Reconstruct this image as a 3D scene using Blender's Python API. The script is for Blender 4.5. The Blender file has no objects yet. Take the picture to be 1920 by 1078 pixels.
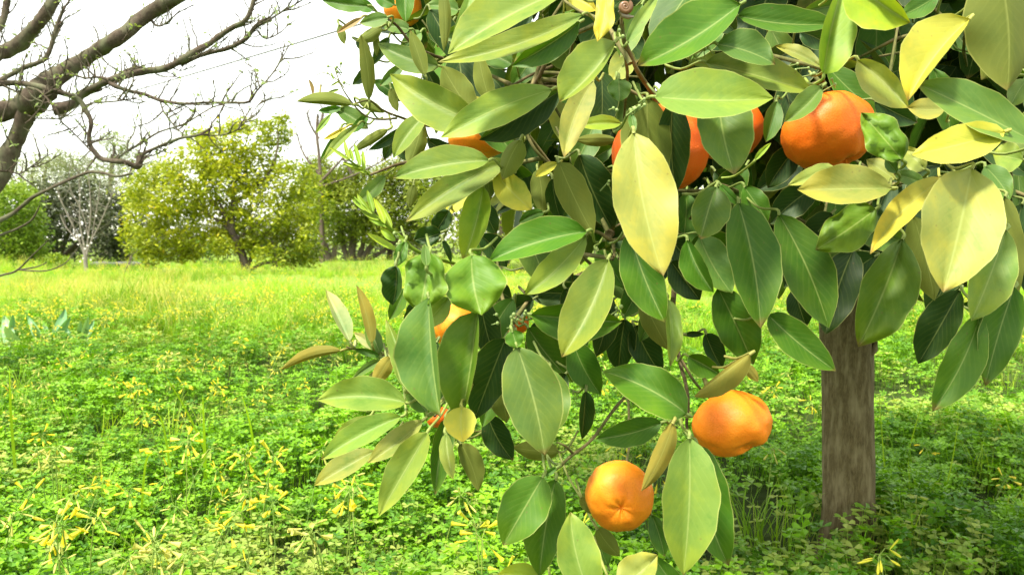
import bpy, math, random
import numpy as np
from mathutils import Vector, Matrix, Euler, noise

random.seed(7)
rng = np.random.default_rng(7)
R = math.radians
S = bpy.context.scene
C = S.collection

# ---------------------------------------------------------------- camera
CAMZ = 0.62
PITCH = 3.38
FPX = 1507.0
cam_d = bpy.data.cameras.new('camera')
cam = bpy.data.objects.new('camera', cam_d)
C.objects.link(cam)
cam.location = (0, 0, CAMZ)
cam.rotation_euler = (R(90 - PITCH), 0, 0)
cam_d.sensor_width = 36.0
cam_d.lens = 36.0 * FPX / 1920.0
cam_d.clip_start = 0.05
cam_d.clip_end = 2000
cam_d.dof.use_dof = True
cam_d.dof.focus_distance = 0.78
cam_d.dof.aperture_fstop = 18
S.camera = cam

# ---------------------------------------------------------------- world: bright thin overcast over a Nishita sky
SUN_EL, SUN_AZ = 61.0, 222.0      # azimuth clockwise from +Y: behind the camera, to its left
W = bpy.data.worlds.new("World")
S.world = W
W.use_nodes = True
nt = W.node_tree
nt.nodes.clear()
out = nt.nodes.new('ShaderNodeOutputWorld')
bg1 = nt.nodes.new('ShaderNodeBackground')
bg2 = nt.nodes.new('ShaderNodeBackground')
add = nt.nodes.new('ShaderNodeAddShader')
sky = nt.nodes.new('ShaderNodeTexSky')
sky.sky_type = 'NISHITA'
sky.sun_disc = False
sky.sun_elevation = R(SUN_EL)
sky.sun_rotation = R(SUN_AZ)
nt.links.new(sky.outputs[0], bg1.inputs[0])
bg1.inputs[1].default_value = 0.05
tc = nt.nodes.new('ShaderNodeTexCoord')
nz = nt.nodes.new('ShaderNodeTexNoise')
nz.inputs['Scale'].default_value = 2.2
nz.inputs['Detail'].default_value = 4
rp = nt.nodes.new('ShaderNodeValToRGB')
rp.color_ramp.elements[0].position = 0.3
rp.color_ramp.elements[0].color = (0.88, 0.88, 0.76, 1)
rp.color_ramp.elements[1].position = 0.7
rp.color_ramp.elements[1].color = (1, 0.98, 0.84, 1)
nt.links.new(tc.outputs['Generated'], nz.inputs['Vector'])
nt.links.new(nz.outputs['Fac'], rp.inputs[0])
nt.links.new(rp.outputs[0], bg2.inputs[0])
bg2.inputs[1].default_value = 1.0          # the white veil of cloud
nt.links.new(bg1.outputs[0], add.inputs[0])
nt.links.new(bg2.outputs[0], add.inputs[1])
nt.links.new(add.outputs[0], out.inputs[0])

sl = bpy.data.lights.new('sun', 'SUN')
sl.energy = 4.7
sl.angle = R(8.0)
sl.color = (1.0, 0.94, 0.80)
sun = bpy.data.objects.new('sun', sl)
C.objects.link(sun)
_az, _el = R(SUN_AZ), R(SUN_EL)
to_sun = Vector((math.sin(_az) * math.cos(_el), math.cos(_az) * math.cos(_el), math.sin(_el)))
sun.rotation_euler = to_sun.to_track_quat('Z', 'Y').to_euler()

S.view_settings.view_transform = 'Standard'
S.view_settings.look = 'None'
S.view_settings.gamma = 1
S.view_settings.use_curve_mapping = False
S.view_settings.exposure = 0.98
S.render.engine = 'CYCLES'
S.cycles.max_bounces = 8
S.cycles.transparent_max_bounces = 6

# ---------------------------------------------------------------- helpers
_p = R(PITCH)
FWD = Vector((0, math.cos(_p), -math.sin(_p)))
UP = Vector((0, math.sin(_p), math.cos(_p)))
RT = Vector((1, 0, 0))
CAM = Vector((0, 0, CAMZ))


def P(x, y, d):
    """the point of the place seen at picture position x, y at depth d (metres)"""
    return CAM + FWD * d + RT * ((x - 960) / FPX * d) - UP * ((y - 539) / FPX * d)


def tag(o, label=None, cat=None, group=None, kind=None):
    if label: o['label'] = label
    if cat: o['category'] = cat
    if group: o['group'] = group
    if kind: o['kind'] = kind
    return o


def empty(name, loc, **k):
    o = bpy.data.objects.new(name, None)
    C.objects.link(o)
    o.location = loc
    o.empty_display_size = 0.05
    return tag(o, **k)


class MB:
    """collects vertices / faces / colours in world space and links them as one mesh"""
    def __init__(s):
        s.v, s.f, s.c, s.uv = [], [], [], []

    def quadgrid(s, pts, nu, nv, col=None, uvs=None, flip=False, close=False):
        b = len(s.v)
        s.v.extend(pts)
        s.c.extend(col if isinstance(col, list) else [col or (1, 1, 1)] * len(pts))
        s.uv.extend(uvs if uvs else [(0, 0)] * len(pts))
        for i in range(nu - 1):
            for j in range(nv if close else nv - 1):
                j2 = (j + 1) % nv
                q = (b + i * nv + j, b + (i + 1) * nv + j, b + (i + 1) * nv + j2, b + i * nv + j2)
                s.f.append(q[::-1] if flip else q)

    def tube(s, pts, rad, sides=6, col=(1, 1, 1), rough=0.0, cap=True):
        n = len(pts)
        ring = []
        pv = [Vector(p) for p in pts]
        ref = None
        L = 0
        uvs = []
        for i in range(n):
            t = (pv[min(i + 1, n - 1)] - pv[max(i - 1, 0)])
            if t.length < 1e-9: t = Vector((0, 0, 1))
            t.normalize()
            if ref is None:
                ref = t.orthogonal().normalized()
            ref = (ref - t * ref.dot(t))
            if ref.length < 1e-6: ref = t.orthogonal()
            ref.normalize()
            bi = t.cross(ref)
            r = rad[i] if hasattr(rad, '__len__') else rad
            if i: L += (pv[i] - pv[i - 1]).length
            for k in range(sides):
                a = 2 * math.pi * k / sides
                rr = r
                if rough:
                    rr *= 1 + rough * noise.noise((pv[i] + ref * math.cos(a) * r * 2 + bi * math.sin(a) * r * 2) * (0.7 / max(r, 1e-4)))
                ring.append(tuple(pv[i] + (ref * math.cos(a) + bi * math.sin(a)) * rr))
                uvs.append((k / sides, L))
        b = len(s.v)
        s.quadgrid(ring, n, sides, col=[col] * len(ring), uvs=uvs, close=True, flip=True)
        if cap:
            s.f.append(tuple(b + k for k in range(sides)))
            s.f.append(tuple(b + (n - 1) * sides + k for k in range(sides))[::-1])

    def build(s, name, mat, parent=None, origin=None, smooth=True, hidden=False):
        me = bpy.data.meshes.new(name)
        o0 = Vector(origin) if origin is not None else Vector((0, 0, 0))
        base = o0
        if parent is not None and origin is None:
            o0 = Vector((0, 0, 0)); base = world_of(parent)
        me.from_pydata([(a[0] - base[0], a[1] - base[1], a[2] - base[2]) for a in s.v], [], s.f)
        if s.c:
            ca = me.color_attributes.new('Col', 'FLOAT_COLOR', 'POINT')
            arr = np.ones((len(s.v), 4), dtype=np.float32)
            arr[:, :3] = np.array(s.c, dtype=np.float32)
            ca.data.foreach_set('color', arr.ravel())
        if s.uv:
            ul = me.uv_layers.new(name='UVMap')
            li = np.empty(len(me.loops), dtype=np.int32)
            me.loops.foreach_get('vertex_index', li)
            ul.data.foreach_set('uv', np.array(s.uv, dtype=np.float32)[li].ravel())
        if smooth:
            me.polygons.foreach_set('use_smooth', [True] * len(me.polygons))
        me.materials.append(mat)
        me.update()
        o = bpy.data.objects.new(name, me)
        if not hidden:
            C.objects.link(o)
        if parent is not None:
            o.parent = parent
            if origin is not None:
                o.location = o0 - world_of(parent)
        elif origin is not None:
            o.location = o0
        return o


_wo = {}
def world_of(o):
    w = Vector(o.location)
    while o.parent is not None:
        o = o.parent
        w += Vector(o.location)
    return w


def spline(pts, n=6):
    """Catmull-Rom through tuples of any length"""
    out_ = []
    m = len(pts)
    A = [np.array(p, dtype=float) for p in pts]
    for i in range(m - 1):
        p0, p1, p2, p3 = A[max(i - 1, 0)], A[i], A[i + 1], A[min(i + 2, m - 1)]
        for k in range(n):
            t = k / n
            out_.append(0.5 * ((2 * p1) + (-p0 + p2) * t + (2 * p0 - 5 * p1 + 4 * p2 - p3) * t * t + (-p0 + 3 * p1 - 3 * p2 + p3) * t ** 3))
    out_.append(A[-1])
    return out_


# ---------------------------------------------------------------- materials
def new_mat(name):
    m = bpy.data.materials.new(name)
    m.use_nodes = True
    t = m.node_tree
    t.nodes.clear()
    return m, t, t.nodes, t.links


def N(ns, typ, **k):
    n = ns.new(typ)
    for a, b in k.items(): setattr(n, a, b)
    return n


def mathn(ns, lk, op, a, b=None, c=None, clamp=False):
    n = ns.new('ShaderNodeMath'); n.operation = op; n.use_clamp = clamp
    for i, v in enumerate((a, b, c)):
        if v is None: continue
        if isinstance(v, (int, float)): n.inputs[i].default_value = v
        else: lk.new(v, n.inputs[i])
    return n.outputs[0]


def mixc(ns, lk, fac, a, b, mode='MIX'):
    n = ns.new('ShaderNodeMix'); n.data_type = 'RGBA'; n.blend_type = mode
    for i, v in ((0, fac), (6, a), (7, b)):
        if isinstance(v, (int, float)): n.inputs[i].default_value = v
        elif isinstance(v, tuple): n.inputs[i].default_value = (*v[:3], 1)
        else: lk.new(v, n.inputs[i])
    return n.outputs[2]


def foliage_shader(ns, lk, col, rough, spec, trans, normal=None, transcol=None):
    """leaf tissue: a reflecting face plus light that comes through it"""
    pr = N(ns, 'ShaderNodeBsdfPrincipled')
    lk.new(col, pr.inputs['Base Color'])
    if isinstance(rough, float): pr.inputs['Roughness'].default_value = rough
    else: lk.new(rough, pr.inputs['Roughness'])
    pr.inputs['Specular IOR Level'].default_value = spec
    tr = N(ns, 'ShaderNodeBsdfTranslucent')
    lk.new(transcol if transcol is not None else col, tr.inputs[0])
    mx = N(ns, 'ShaderNodeMixShader'); mx.inputs[0].default_value = trans
    lk.new(pr.outputs[0], mx.inputs[1]); lk.new(tr.outputs[0], mx.inputs[2])
    if normal is not None:
        lk.new(normal, pr.inputs['Normal'])
    o = N(ns, 'ShaderNodeOutputMaterial')
    lk.new(mx.outputs[0], o.inputs[0])
    return pr


def mat_leaf():
    m, t, ns, lk = new_mat('citrus_leaf_skin')
    at = N(ns, 'ShaderNodeAttribute'); at.attribute_name = 'Col'
    uv = N(ns, 'ShaderNodeUVMap')
    sp = N(ns, 'ShaderNodeSeparateXYZ'); lk.new(uv.outputs[0], sp.inputs[0])
    u, v = sp.outputs[0], sp.outputs[1]            # u along the midrib, v across (0..1, 0.5 = midrib)
    av = mathn(ns, lk, 'ABSOLUTE', mathn(ns, lk, 'SUBTRACT', v, 0.5))
    oi = N(ns, 'ShaderNodeObjectInfo')
    geo = N(ns, 'ShaderNodeNewGeometry')
    # mottling
    n1 = N(ns, 'ShaderNodeTexNoise'); n1.inputs['Scale'].default_value = 19; n1.inputs['Detail'].default_value = 3
    lk.new(geo.outputs['Position'], n1.inputs['Vector'])
    n2 = N(ns, 'ShaderNodeTexNoise'); n2.inputs['Scale'].default_value = 160; n2.inputs['Detail'].default_value = 3
    lk.new(geo.outputs['Position'], n2.inputs['Vector'])
    # lateral veins: chevrons leaving the midrib
    ph = mathn(ns, lk, 'SUBTRACT', mathn(ns, lk, 'MULTIPLY', u, 62.0), mathn(ns, lk, 'MULTIPLY', av, 46.0))
    ph = mathn(ns, lk, 'ADD', ph, mathn(ns, lk, 'MULTIPLY', n1.outputs[0], 11.0))
    vn = mathn(ns, lk, 'POWER', mathn(ns, lk, 'MULTIPLY_ADD', mathn(ns, lk, 'SINE', ph), 0.5, 0.5), 6.0)
    vn = mathn(ns, lk, 'MULTIPLY', vn, mathn(ns, lk, 'SUBTRACT', 1.0, mathn(ns, lk, 'MULTIPLY', av, 1.6)))
    rib = mathn(ns, lk, 'SUBTRACT', 1.0, mathn(ns, lk, 'MULTIPLY', av, 42.0), clamp=True)
    rim = mathn(ns, lk, 'MULTIPLY', mathn(ns, lk, 'SUBTRACT', av, 0.478), 60.0, clamp=True)
    back = geo.outputs['Backfacing']
    c = at.outputs[0]
    # chlorosis: yellow creeping in from tip and margin, greener islands along the rib
    n3 = N(ns, 'ShaderNodeTexNoise'); n3.inputs['Scale'].default_value = 34; n3.inputs['Detail'].default_value = 5; n3.inputs['Roughness'].default_value = .65
    ofs = N(ns, 'ShaderNodeVectorMath'); ofs.operation = 'ADD'
    lk.new(geo.outputs['Position'], ofs.inputs[0]); lk.new(oi.outputs['Location'], ofs.inputs[1])
    lk.new(ofs.outputs[0], n3.inputs['Vector'])
    edge = mathn(ns, lk, 'ADD', mathn(ns, lk, 'MULTIPLY', mathn(ns, lk, 'POWER', u, 3.0), .22), mathn(ns, lk, 'MULTIPLY', av, .22))
    yf = mathn(ns, lk, 'MULTIPLY', mathn(ns, lk, 'SUBTRACT', mathn(ns, lk, 'ADD', n3.outputs[0], edge), 0.57, clamp=True), 5.0, clamp=True)
    gf = mathn(ns, lk, 'MULTIPLY', mathn(ns, lk, 'SUBTRACT', 0.47, mathn(ns, lk, 'ADD', n3.outputs[0], mathn(ns, lk, 'MULTIPLY', edge, .4)), clamp=True), 6.0, clamp=True)
    c = mixc(ns, lk, mathn(ns, lk, 'MULTIPLY', gf, .8), c, mixc(ns, lk, 1.0, c, (0.48, 0.72, 0.6), 'MULTIPLY'))
    c = mixc(ns, lk, mathn(ns, lk, 'MULTIPLY', yf, .55), c, mixc(ns, lk, 1.0, c, (1.75, 1.35, 0.75), 'MULTIPLY'))
    vo = N(ns, 'ShaderNodeTexVoronoi'); vo.inputs['Scale'].default_value = 95; lk.new(ofs.outputs[0], vo.inputs['Vector'])
    spk = mathn(ns, lk, 'MULTIPLY', mathn(ns, lk, 'SUBTRACT', 0.10, vo.outputs['Distance'], clamp=True), 14.0, clamp=True)
    c = mixc(ns, lk, mathn(ns, lk, 'MULTIPLY', spk, .5), c, (0.14, 0.09, 0.03))
    c = mixc(ns, lk, mathn(ns, lk, 'MULTIPLY', n2.outputs[0], 0.35), c, mixc(ns, lk, 1.0, c, (0.6, 0.68, 0.6), 'MULTIPLY'))
    c = mixc(ns, lk, mathn(ns, lk, 'MULTIPLY', vn, 0.07), c, (0.36, 0.42, 0.10))
    c = mixc(ns, lk, mathn(ns, lk, 'MULTIPLY', rib, 0.42), c, (0.42, 0.48, 0.16))
    c = mixc(ns, lk, mathn(ns, lk, 'MULTIPLY', rim, 0.45), c, (0.5, 0.5, 0.16))
    tipf = mathn(ns, lk, 'MULTIPLY', mathn(ns, lk, 'SUBTRACT', mathn(ns, lk, 'ADD', u, mathn(ns, lk, 'MULTIPLY', n2.outputs[0], .05)), mathn(ns, lk, 'MULTIPLY_ADD', oi.outputs['Random'], .10, .93), clamp=True), 18.0, clamp=True)
    c = mixc(ns, lk, mathn(ns, lk, 'MULTIPLY', tipf, .7), c, (0.20, 0.13, 0.04))
    under = mixc(ns, lk, 0.5, mixc(ns, lk, 1.0, c, (1.2, 1.1, 1.0), 'MULTIPLY'), (0.15, 0.18, 0.035))
    c = mixc(ns, lk, back, c, under)
    ro = mathn(ns, lk, 'MULTIPLY_ADD', back, 0.25, 0.46)
    ro = mathn(ns, lk, 'ADD', ro, mathn(ns, lk, 'MULTIPLY', n1.outputs[0], 0.12))
    h = mathn(ns, lk, 'ADD', mathn(ns, lk, 'MULTIPLY', vn, -0.6), mathn(ns, lk, 'MULTIPLY', n2.outputs[0], 0.5))
    bp = N(ns, 'ShaderNodeBump'); bp.inputs['Strength'].default_value = 0.16; bp.inputs['Distance'].default_value = 0.0006
    lk.new(h, bp.inputs['Height'])
    tcol = mixc(ns, lk, 1.0, c, (1.5, 1.5, 0.5), 'MULTIPLY')
    foliage_shader(ns, lk, c, ro, 0.28, 0.2, bp.outputs[0], tcol)
    return m


def mat_simple_leaf(name, c1, c2, rough=0.55, trans=0.3, c3=None, spec=0.3, usecol=False, patch=False):
    """far foliage and ground plants: every leaf or instance takes its own tone"""
    m, t, ns, lk = new_mat(name)
    if usecol:
        at = N(ns, 'ShaderNodeAttribute'); at.attribute_name = 'Col'
        sp = N(ns, 'ShaderNodeSeparateColor'); lk.new(at.outputs[0], sp.inputs[0])
        r = sp.outputs[0]
    else:
        oi = N(ns, 'ShaderNodeObjectInfo'); r = oi.outputs['Random']
    cr = N(ns, 'ShaderNodeValToRGB')
    cr.color_ramp.elements[0].color = (*c1, 1)
    cr.color_ramp.elements[1].color = (*c2, 1)
    if c3:
        e = cr.color_ramp.elements.new(0.9); e.color = (*c2, 1)
        cr.color_ramp.elements[-1].color = (*c3, 1)
    lk.new(r, cr.inputs[0])
    geo = N(ns, 'ShaderNodeNewGeometry')
    nn = N(ns, 'ShaderNodeTexNoise'); nn.inputs['Scale'].default_value = 1.3; nn.inputs['Detail'].default_value = 3
    lk.new(geo.outputs['Position'], nn.inputs['Vector'])
    c = mixc(ns, lk, mathn(ns, lk, 'MULTIPLY', nn.outputs[0], 0.6), cr.outputs[0], mixc(ns, lk, 1.0, cr.outputs[0], (1.2, 1.1, 0.6), 'MULTIPLY'))
    if patch:      # shade patches painted into the sward colour: darker, duller areas metres across
        pn = N(ns, 'ShaderNodeTexNoise'); pn.inputs['Scale'].default_value = 0.55; pn.inputs['Detail'].default_value = 5
        lk.new(geo.outputs['Position'], pn.inputs['Vector'])
        f = mathn(ns, lk, 'MULTIPLY', mathn(ns, lk, 'SUBTRACT', pn.outputs[0], 0.47, clamp=True), 7.0, clamp=True)
        c = mixc(ns, lk, mathn(ns, lk, 'MULTIPLY', f, .75), c, mixc(ns, lk, 1.0, c, (0.62, 0.58, 0.55), 'MULTIPLY'))
    tcol = mixc(ns, lk, 1.0, c, (1.4, 1.4, 0.6), 'MULTIPLY')
    foliage_shader(ns, lk, c, rough, spec, trans, None, tcol)
    return m


def mat_bark(name, c1, c2, c3, scale=60, bump=0.6, stretch=0.25, rough=0.85):
    m, t, ns, lk = new_mat(name)
    geo = N(ns, 'ShaderNodeNewGeometry')
    mp = N(ns, 'ShaderNodeMapping'); mp.inputs['Scale'].default_value = (1, 1, stretch)
    lk.new(geo.outputs['Position'], mp.inputs['Vector'])
    a = N(ns, 'ShaderNodeTexNoise'); a.inputs['Scale'].default_value = scale; a.inputs['Detail'].default_value = 8; a.inputs['Roughness'].default_value = 0.7
    lk.new(mp.outputs[0], a.inputs['Vector'])
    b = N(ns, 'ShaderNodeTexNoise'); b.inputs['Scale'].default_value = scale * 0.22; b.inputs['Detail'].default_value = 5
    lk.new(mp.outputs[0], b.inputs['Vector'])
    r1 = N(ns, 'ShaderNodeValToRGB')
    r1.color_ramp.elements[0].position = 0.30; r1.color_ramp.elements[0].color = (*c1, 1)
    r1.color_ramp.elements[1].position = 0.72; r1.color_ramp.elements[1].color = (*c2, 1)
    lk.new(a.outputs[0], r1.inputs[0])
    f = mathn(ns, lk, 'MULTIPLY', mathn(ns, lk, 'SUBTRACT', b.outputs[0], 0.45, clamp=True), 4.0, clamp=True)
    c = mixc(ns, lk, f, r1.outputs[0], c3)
    bp = N(ns, 'ShaderNodeBump'); bp.inputs['Strength'].default_value = bump; bp.inputs['Distance'].default_value = 0.3 / scale
    lk.new(mathn(ns, lk, 'ADD', a.outputs[0], b.outputs[0]), bp.inputs['Height'])
    pr = N(ns, 'ShaderNodeBsdfPrincipled')
    lk.new(c, pr.inputs['Base Color']); pr.inputs['Roughness'].default_value = rough
    pr.inputs['Specular IOR Level'].default_value = 0.2
    lk.new(bp.outputs[0], pr.inputs['Normal'])
    o = N(ns, 'ShaderNodeOutputMaterial'); lk.new(pr.outputs[0], o.inputs[0])
    return m


def mat_plain(name, col, rough=0.6, spec=0.3, vary=0.3, scale=80, usecol=False):
    m, t, ns, lk = new_mat(name)
    geo = N(ns, 'ShaderNodeNewGeometry')
    a = N(ns, 'ShaderNodeTexNoise'); a.inputs['Scale'].default_value = scale; a.inputs['Detail'].default_value = 4
    lk.new(geo.outputs['Position'], a.inputs['Vector'])
    base = col
    if usecol:
        at = N(ns, 'ShaderNodeAttribute'); at.attribute_name = 'Col'; base = at.outputs[0]
    k = 1 - vary
    dark = mixc(ns, lk, 1.0, base, (k, k, k), 'MULTIPLY')
    c = mixc(ns, lk, a.outputs[0], dark, base)
    pr = N(ns, 'ShaderNodeBsdfPrincipled')
    lk.new(c, pr.inputs['Base Color']); pr.inputs['Roughness'].default_value = rough
    pr.inputs['Specular IOR Level'].default_value = spec
    bp = N(ns, 'ShaderNodeBump'); bp.inputs['Strength'].default_value = 0.3; bp.inputs['Distance'].default_value = 0.2 / scale
    lk.new(a.outputs[0], bp.inputs['Height']); lk.new(bp.outputs[0], pr.inputs['Normal'])
    o = N(ns, 'ShaderNodeOutputMaterial'); lk.new(pr.outputs[0], o.inputs[0])
    return m


def mat_orange():
    m, t, ns, lk = new_mat('mandarin_peel')
    tcx = N(ns, 'ShaderNodeTexCoord')
    oi = N(ns, 'ShaderNodeObjectInfo')
    vo = N(ns, 'ShaderNodeTexVoronoi'); vo.inputs['Scale'].default_value = 620
    lk.new(tcx.outputs['Object'], vo.inputs['Vector'])
    n1 = N(ns, 'ShaderNodeTexNoise'); n1.inputs['Scale'].default_value = 38; n1.inputs['Detail'].default_value = 4
    lk.new(tcx.outputs['Object'], n1.inputs['Vector'])
    n2 = N(ns, 'ShaderNodeTexNoise'); n2.inputs['Scale'].default_value = 220; n2.inputs['Detail'].default_value = 3
    lk.new(tcx.outputs['Object'], n2.inputs['Vector'])
    at = N(ns, 'ShaderNodeAttribute'); at.attribute_name = 'Col'
    c = mixc(ns, lk, n1.outputs[0], at.outputs[0], mixc(ns, lk, 1.0, at.outputs[0], (0.95, 0.66, 0.5), 'MULTIPLY'))
    pore = mathn(ns, lk, 'SUBTRACT', 1.0, mathn(ns, lk, 'MULTIPLY', vo.outputs['Distance'], 1.9), clamp=True)
    c = mixc(ns, lk, mathn(ns, lk, 'MULTIPLY', pore, 0.28), c, (0.55, 0.13, 0.01))
    h = mathn(ns, lk, 'ADD', mathn(ns, lk, 'MULTIPLY', pore, -1.0), mathn(ns, lk, 'MULTIPLY', n2.outputs[0], 1.1))
    bp = N(ns, 'ShaderNodeBump'); bp.inputs['Strength'].default_value = 0.28; bp.inputs['Distance'].default_value = 0.0005
    lk.new(h, bp.inputs['Height'])
    pr = N(ns, 'ShaderNodeBsdfPrincipled')
    lk.new(c, pr.inputs['Base Color'])
    pr.inputs['Roughness'].default_value = 0.5
    pr.inputs['Specular IOR Level'].default_value = 0.35
    pr.inputs['Subsurface Weight'].default_value = 0.12
    pr.inputs['Subsurface Radius'].default_value = (0.006, 0.0025, 0.0008)
    pr.inputs['Subsurface Scale'].default_value = 1.0
    lk.new(bp.outputs[0], pr.inputs['Normal'])
    o = N(ns, 'ShaderNodeOutputMaterial'); lk.new(pr.outputs[0], o.inputs[0])
    return m


M_LEAF = mat_leaf()
M_ORANGE = mat_orange()
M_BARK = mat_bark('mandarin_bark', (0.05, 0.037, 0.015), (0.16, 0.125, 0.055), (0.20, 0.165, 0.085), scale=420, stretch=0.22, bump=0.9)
M_TWIG = mat_bark('green_twig', (0.06, 0.07, 0.02), (0.16, 0.16, 0.05), (0.24, 0.19, 0.09), scale=300, stretch=0.4, bump=0.4)
M_BARE = mat_bark('lichen_bark', (0.035, 0.026, 0.018), (0.12, 0.09, 0.065), (0.12, 0.125, 0.07), scale=70, stretch=0.6, bump=0.9)
M_FARBARK = mat_bark('dark_far_bark', (0.06, 0.045, 0.035), (0.17, 0.13, 0.1), (0.12, 0.1, 0.08), scale=18, bump=0.8)
M_PALEBARK = mat_bark('pale_far_bark', (0.12, 0.10, 0.085), (0.26, 0.23, 0.195), (0.2, 0.18, 0.15), scale=30, bump=0.4)
# ---------------------------------------------------------------- ground
def gz(x, y):
    d = math.hypot(x, y)
    z = 0.03 * noise.noise(Vector((x * 0.5, y * 0.5, 3.1))) + 0.012 * noise.noise(Vector((x * 2.1, y * 2.1, 7.7)))
    if d > 6:
        k = min(1, (d - 6) / 6)
        z += k * 0.30 * noise.noise(Vector((x * 0.16, y * 0.2, 1.3)))
    z += 0.17 * math.exp(-((x + 4.2) / 2.6) ** 2 - ((y - 11.8) / 1.6) ** 2)
    return z


def build_ground():
    m, t, ns, lk = new_mat('orchard_soil')
    geo = N(ns, 'ShaderNodeNewGeometry')
    n1 = N(ns, 'ShaderNodeTexNoise'); n1.inputs['Scale'].default_value = 9; n1.inputs['Detail'].default_value = 8
    n2 = N(ns, 'ShaderNodeTexNoise'); n2.inputs['Scale'].default_value = 0.5; n2.inputs['Detail'].default_value = 5
    lk.new(geo.outputs['Position'], n1.inputs['Vector']); lk.new(geo.outputs['Position'], n2.inputs['Vector'])
    soil = mixc(ns, lk, n1.outputs[0], (0.018, 0.03, 0.008), (0.05, 0.075, 0.018))
    sp = N(ns, 'ShaderNodeVectorMath'); sp.operation = 'LENGTH'; lk.new(geo.outputs['Position'], sp.inputs[0])
    far = mathn(ns, lk, 'DIVIDE', mathn(ns, lk, 'SUBTRACT', sp.outputs['Value'], 4.0), 4.0, clamp=True)
    grass = mixc(ns, lk, n1.outputs[0], (0.07, 0.15, 0.02), (0.2, 0.3, 0.045))
    grass = mixc(ns, lk, mathn(ns, lk, 'MULTIPLY', n2.outputs[0], 0.5), grass, (0.27, 0.3, 0.07))
    c = mixc(ns, lk, far, soil, grass)
    pr = N(ns, 'ShaderNodeBsdfPrincipled'); lk.new(c, pr.inputs['Base Color']); pr.inputs['Roughness'].default_value = 1
    pr.inputs['Specular IOR Level'].default_value = 0.05
    bp = N(ns, 'ShaderNodeBump'); bp.inputs['Strength'].default_value = 0.9; bp.inputs['Distance'].default_value = 0.05
    lk.new(n1.outputs[0], bp.inputs['Height']); lk.new(bp.outputs[0], pr.inputs['Normal'])
    o = N(ns, 'ShaderNodeOutputMaterial'); lk.new(pr.outputs[0], o.inputs[0])
    # one polar sheet reaching the horizon
    rad = [0, .3, .6] + [0.6 + 0.35 * i for i in range(1, 75)] + [30, 36, 45, 60, 90, 140, 230, 400, 700, 1200]
    na = 160
    mb = MB()
    pts = []
    for r in rad:
        for k in range(na):
            a = 2 * math.pi * k / na
            x, y = r * math.sin(a), r * math.cos(a)
            pts.append((x, y, gz(x, y) if r < 60 else 0))
    mb.quadgrid(pts, len(rad), na, close=True)
    g = mb.build('ground', m)
    tag(g, kind='structure', label='orchard ground under the clover and tall grass')
build_ground()

# ---------------------------------------------------------------- instancing for ground cover
M_CLOVER = mat_simple_leaf('clover_leaf', (0.045, 0.155, 0.004), (0.21, 0.44, 0.010), rough=0.5, trans=0.24, spec=0.3)
M_CLOVERPALE = mat_simple_leaf('pale_clover_leaf', (0.14, 0.30, 0.025), (0.34, 0.42, 0.10), rough=0.55, trans=0.34, spec=0.3)
M_GRASS = mat_simple_leaf('grass_blade', (0.12, 0.33, 0.012), (0.36, 0.53, 0.03), rough=0.5, trans=0.35, patch=True)
M_DRYGRASS = mat_simple_leaf('seeding_grass', (0.34, 0.40, 0.07), (0.52, 0.46, 0.16), rough=0.7, trans=0.3)
M_PETAL = mat_simple_leaf('oxalis_petal', (0.64, 0.64, 0.07), (0.80, 0.70, 0.05), rough=0.5, trans=0.35, c3=(0.75, 0.72, 0.25))
M_WILT = mat_simple_leaf('wilted_petal', (0.45, 0.50, 0.12), (0.68, 0.64, 0.22), rough=0.6, trans=0.3)
M_STEM = mat_simple_leaf('flower_stem', (0.16, 0.30, 0.05), (0.30, 0.40, 0.09), rough=0.5, trans=0.2)


def clover_piece(mb, x, y, z, az, tilt, s, stem, rnd):
    """one trefoil: three folded heart-shaped leaflets on a thin stalk, standing at x,y"""
    top = Vector((x + rnd.uniform(-.01, .01), y + rnd.uniform(-.01, .01), z + stem))
    M = Matrix.Translation(top) @ Euler((tilt, rnd.uniform(-.25, .25), az)).to_matrix().to_4x4()
    for k in range(3):
        A = M @ Matrix.Rotation(k * 2 * math.pi / 3 + rnd.uniform(-.15, .15), 4, 'Z') @ Matrix.Rotation(rnd.uniform(-.1, .35), 4, 'X')
        d = rnd.uniform(-0.25, -0.05)
        b = len(mb.v)
        pts = [(0, 0.001, 0), (-0.30, .45, .10), (-.50, .82, .06), (-.28, 1.02, .02), (0, .86, -.12 + d * .3), (.28, 1.02, .02), (.50, .82, .06), (.30, .45, .10), (0, .45, -.06)]
        for p in pts:
            q = A @ Vector((p[0] * s, p[1] * s, p[2] * s))
            mb.v.append(tuple(q)); mb.c.append((1, 1, 1)); mb.uv.append((0, 0))
        mb.f += [(b, b + 8, b + 1), (b + 1, b + 8, b + 4, b + 2), (b + 2, b + 4, b + 3), (b, b + 7, b + 8), (b + 8, b + 7, b + 6, b + 4), (b + 4, b + 6, b + 5)]
    if stem > 0.02:
        b = len(mb.v)
        w = 0.0007
        for p in ((x - w, y, z), (x + w, y, z), (top.x + w, top.y, top.z), (top.x - w, top.y, top.z)):
            mb.v.append(tuple(p)); mb.c.append((1, 1, 1)); mb.uv.append((0, 0))
        mb.f.append((b, b + 1, b + 2, b + 3))


def hidden_coll(name):
    return bpy.data.collections.new(name)


def blade(mb, x, y, z, h, w, lean, az, rnd, seg=5, droop=0.6):
    pts = []
    dx, dy = math.sin(az), math.cos(az)
    for i in range(seg + 1):
        t = i / seg
        r = lean * h * (t ** 1.7)
        zz = z + h * (t - droop * t * t * t * 0.5)
        ww = w * (1 - t ** 1.6) * 0.5 + 0.0002
        for s_ in (-1, 1):
            pts.append((x + dx * r + dy * ww * s_, y + dy * r - dx * ww * s_, zz))
    mb.quadgrid(pts, seg + 1, 2)


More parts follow.
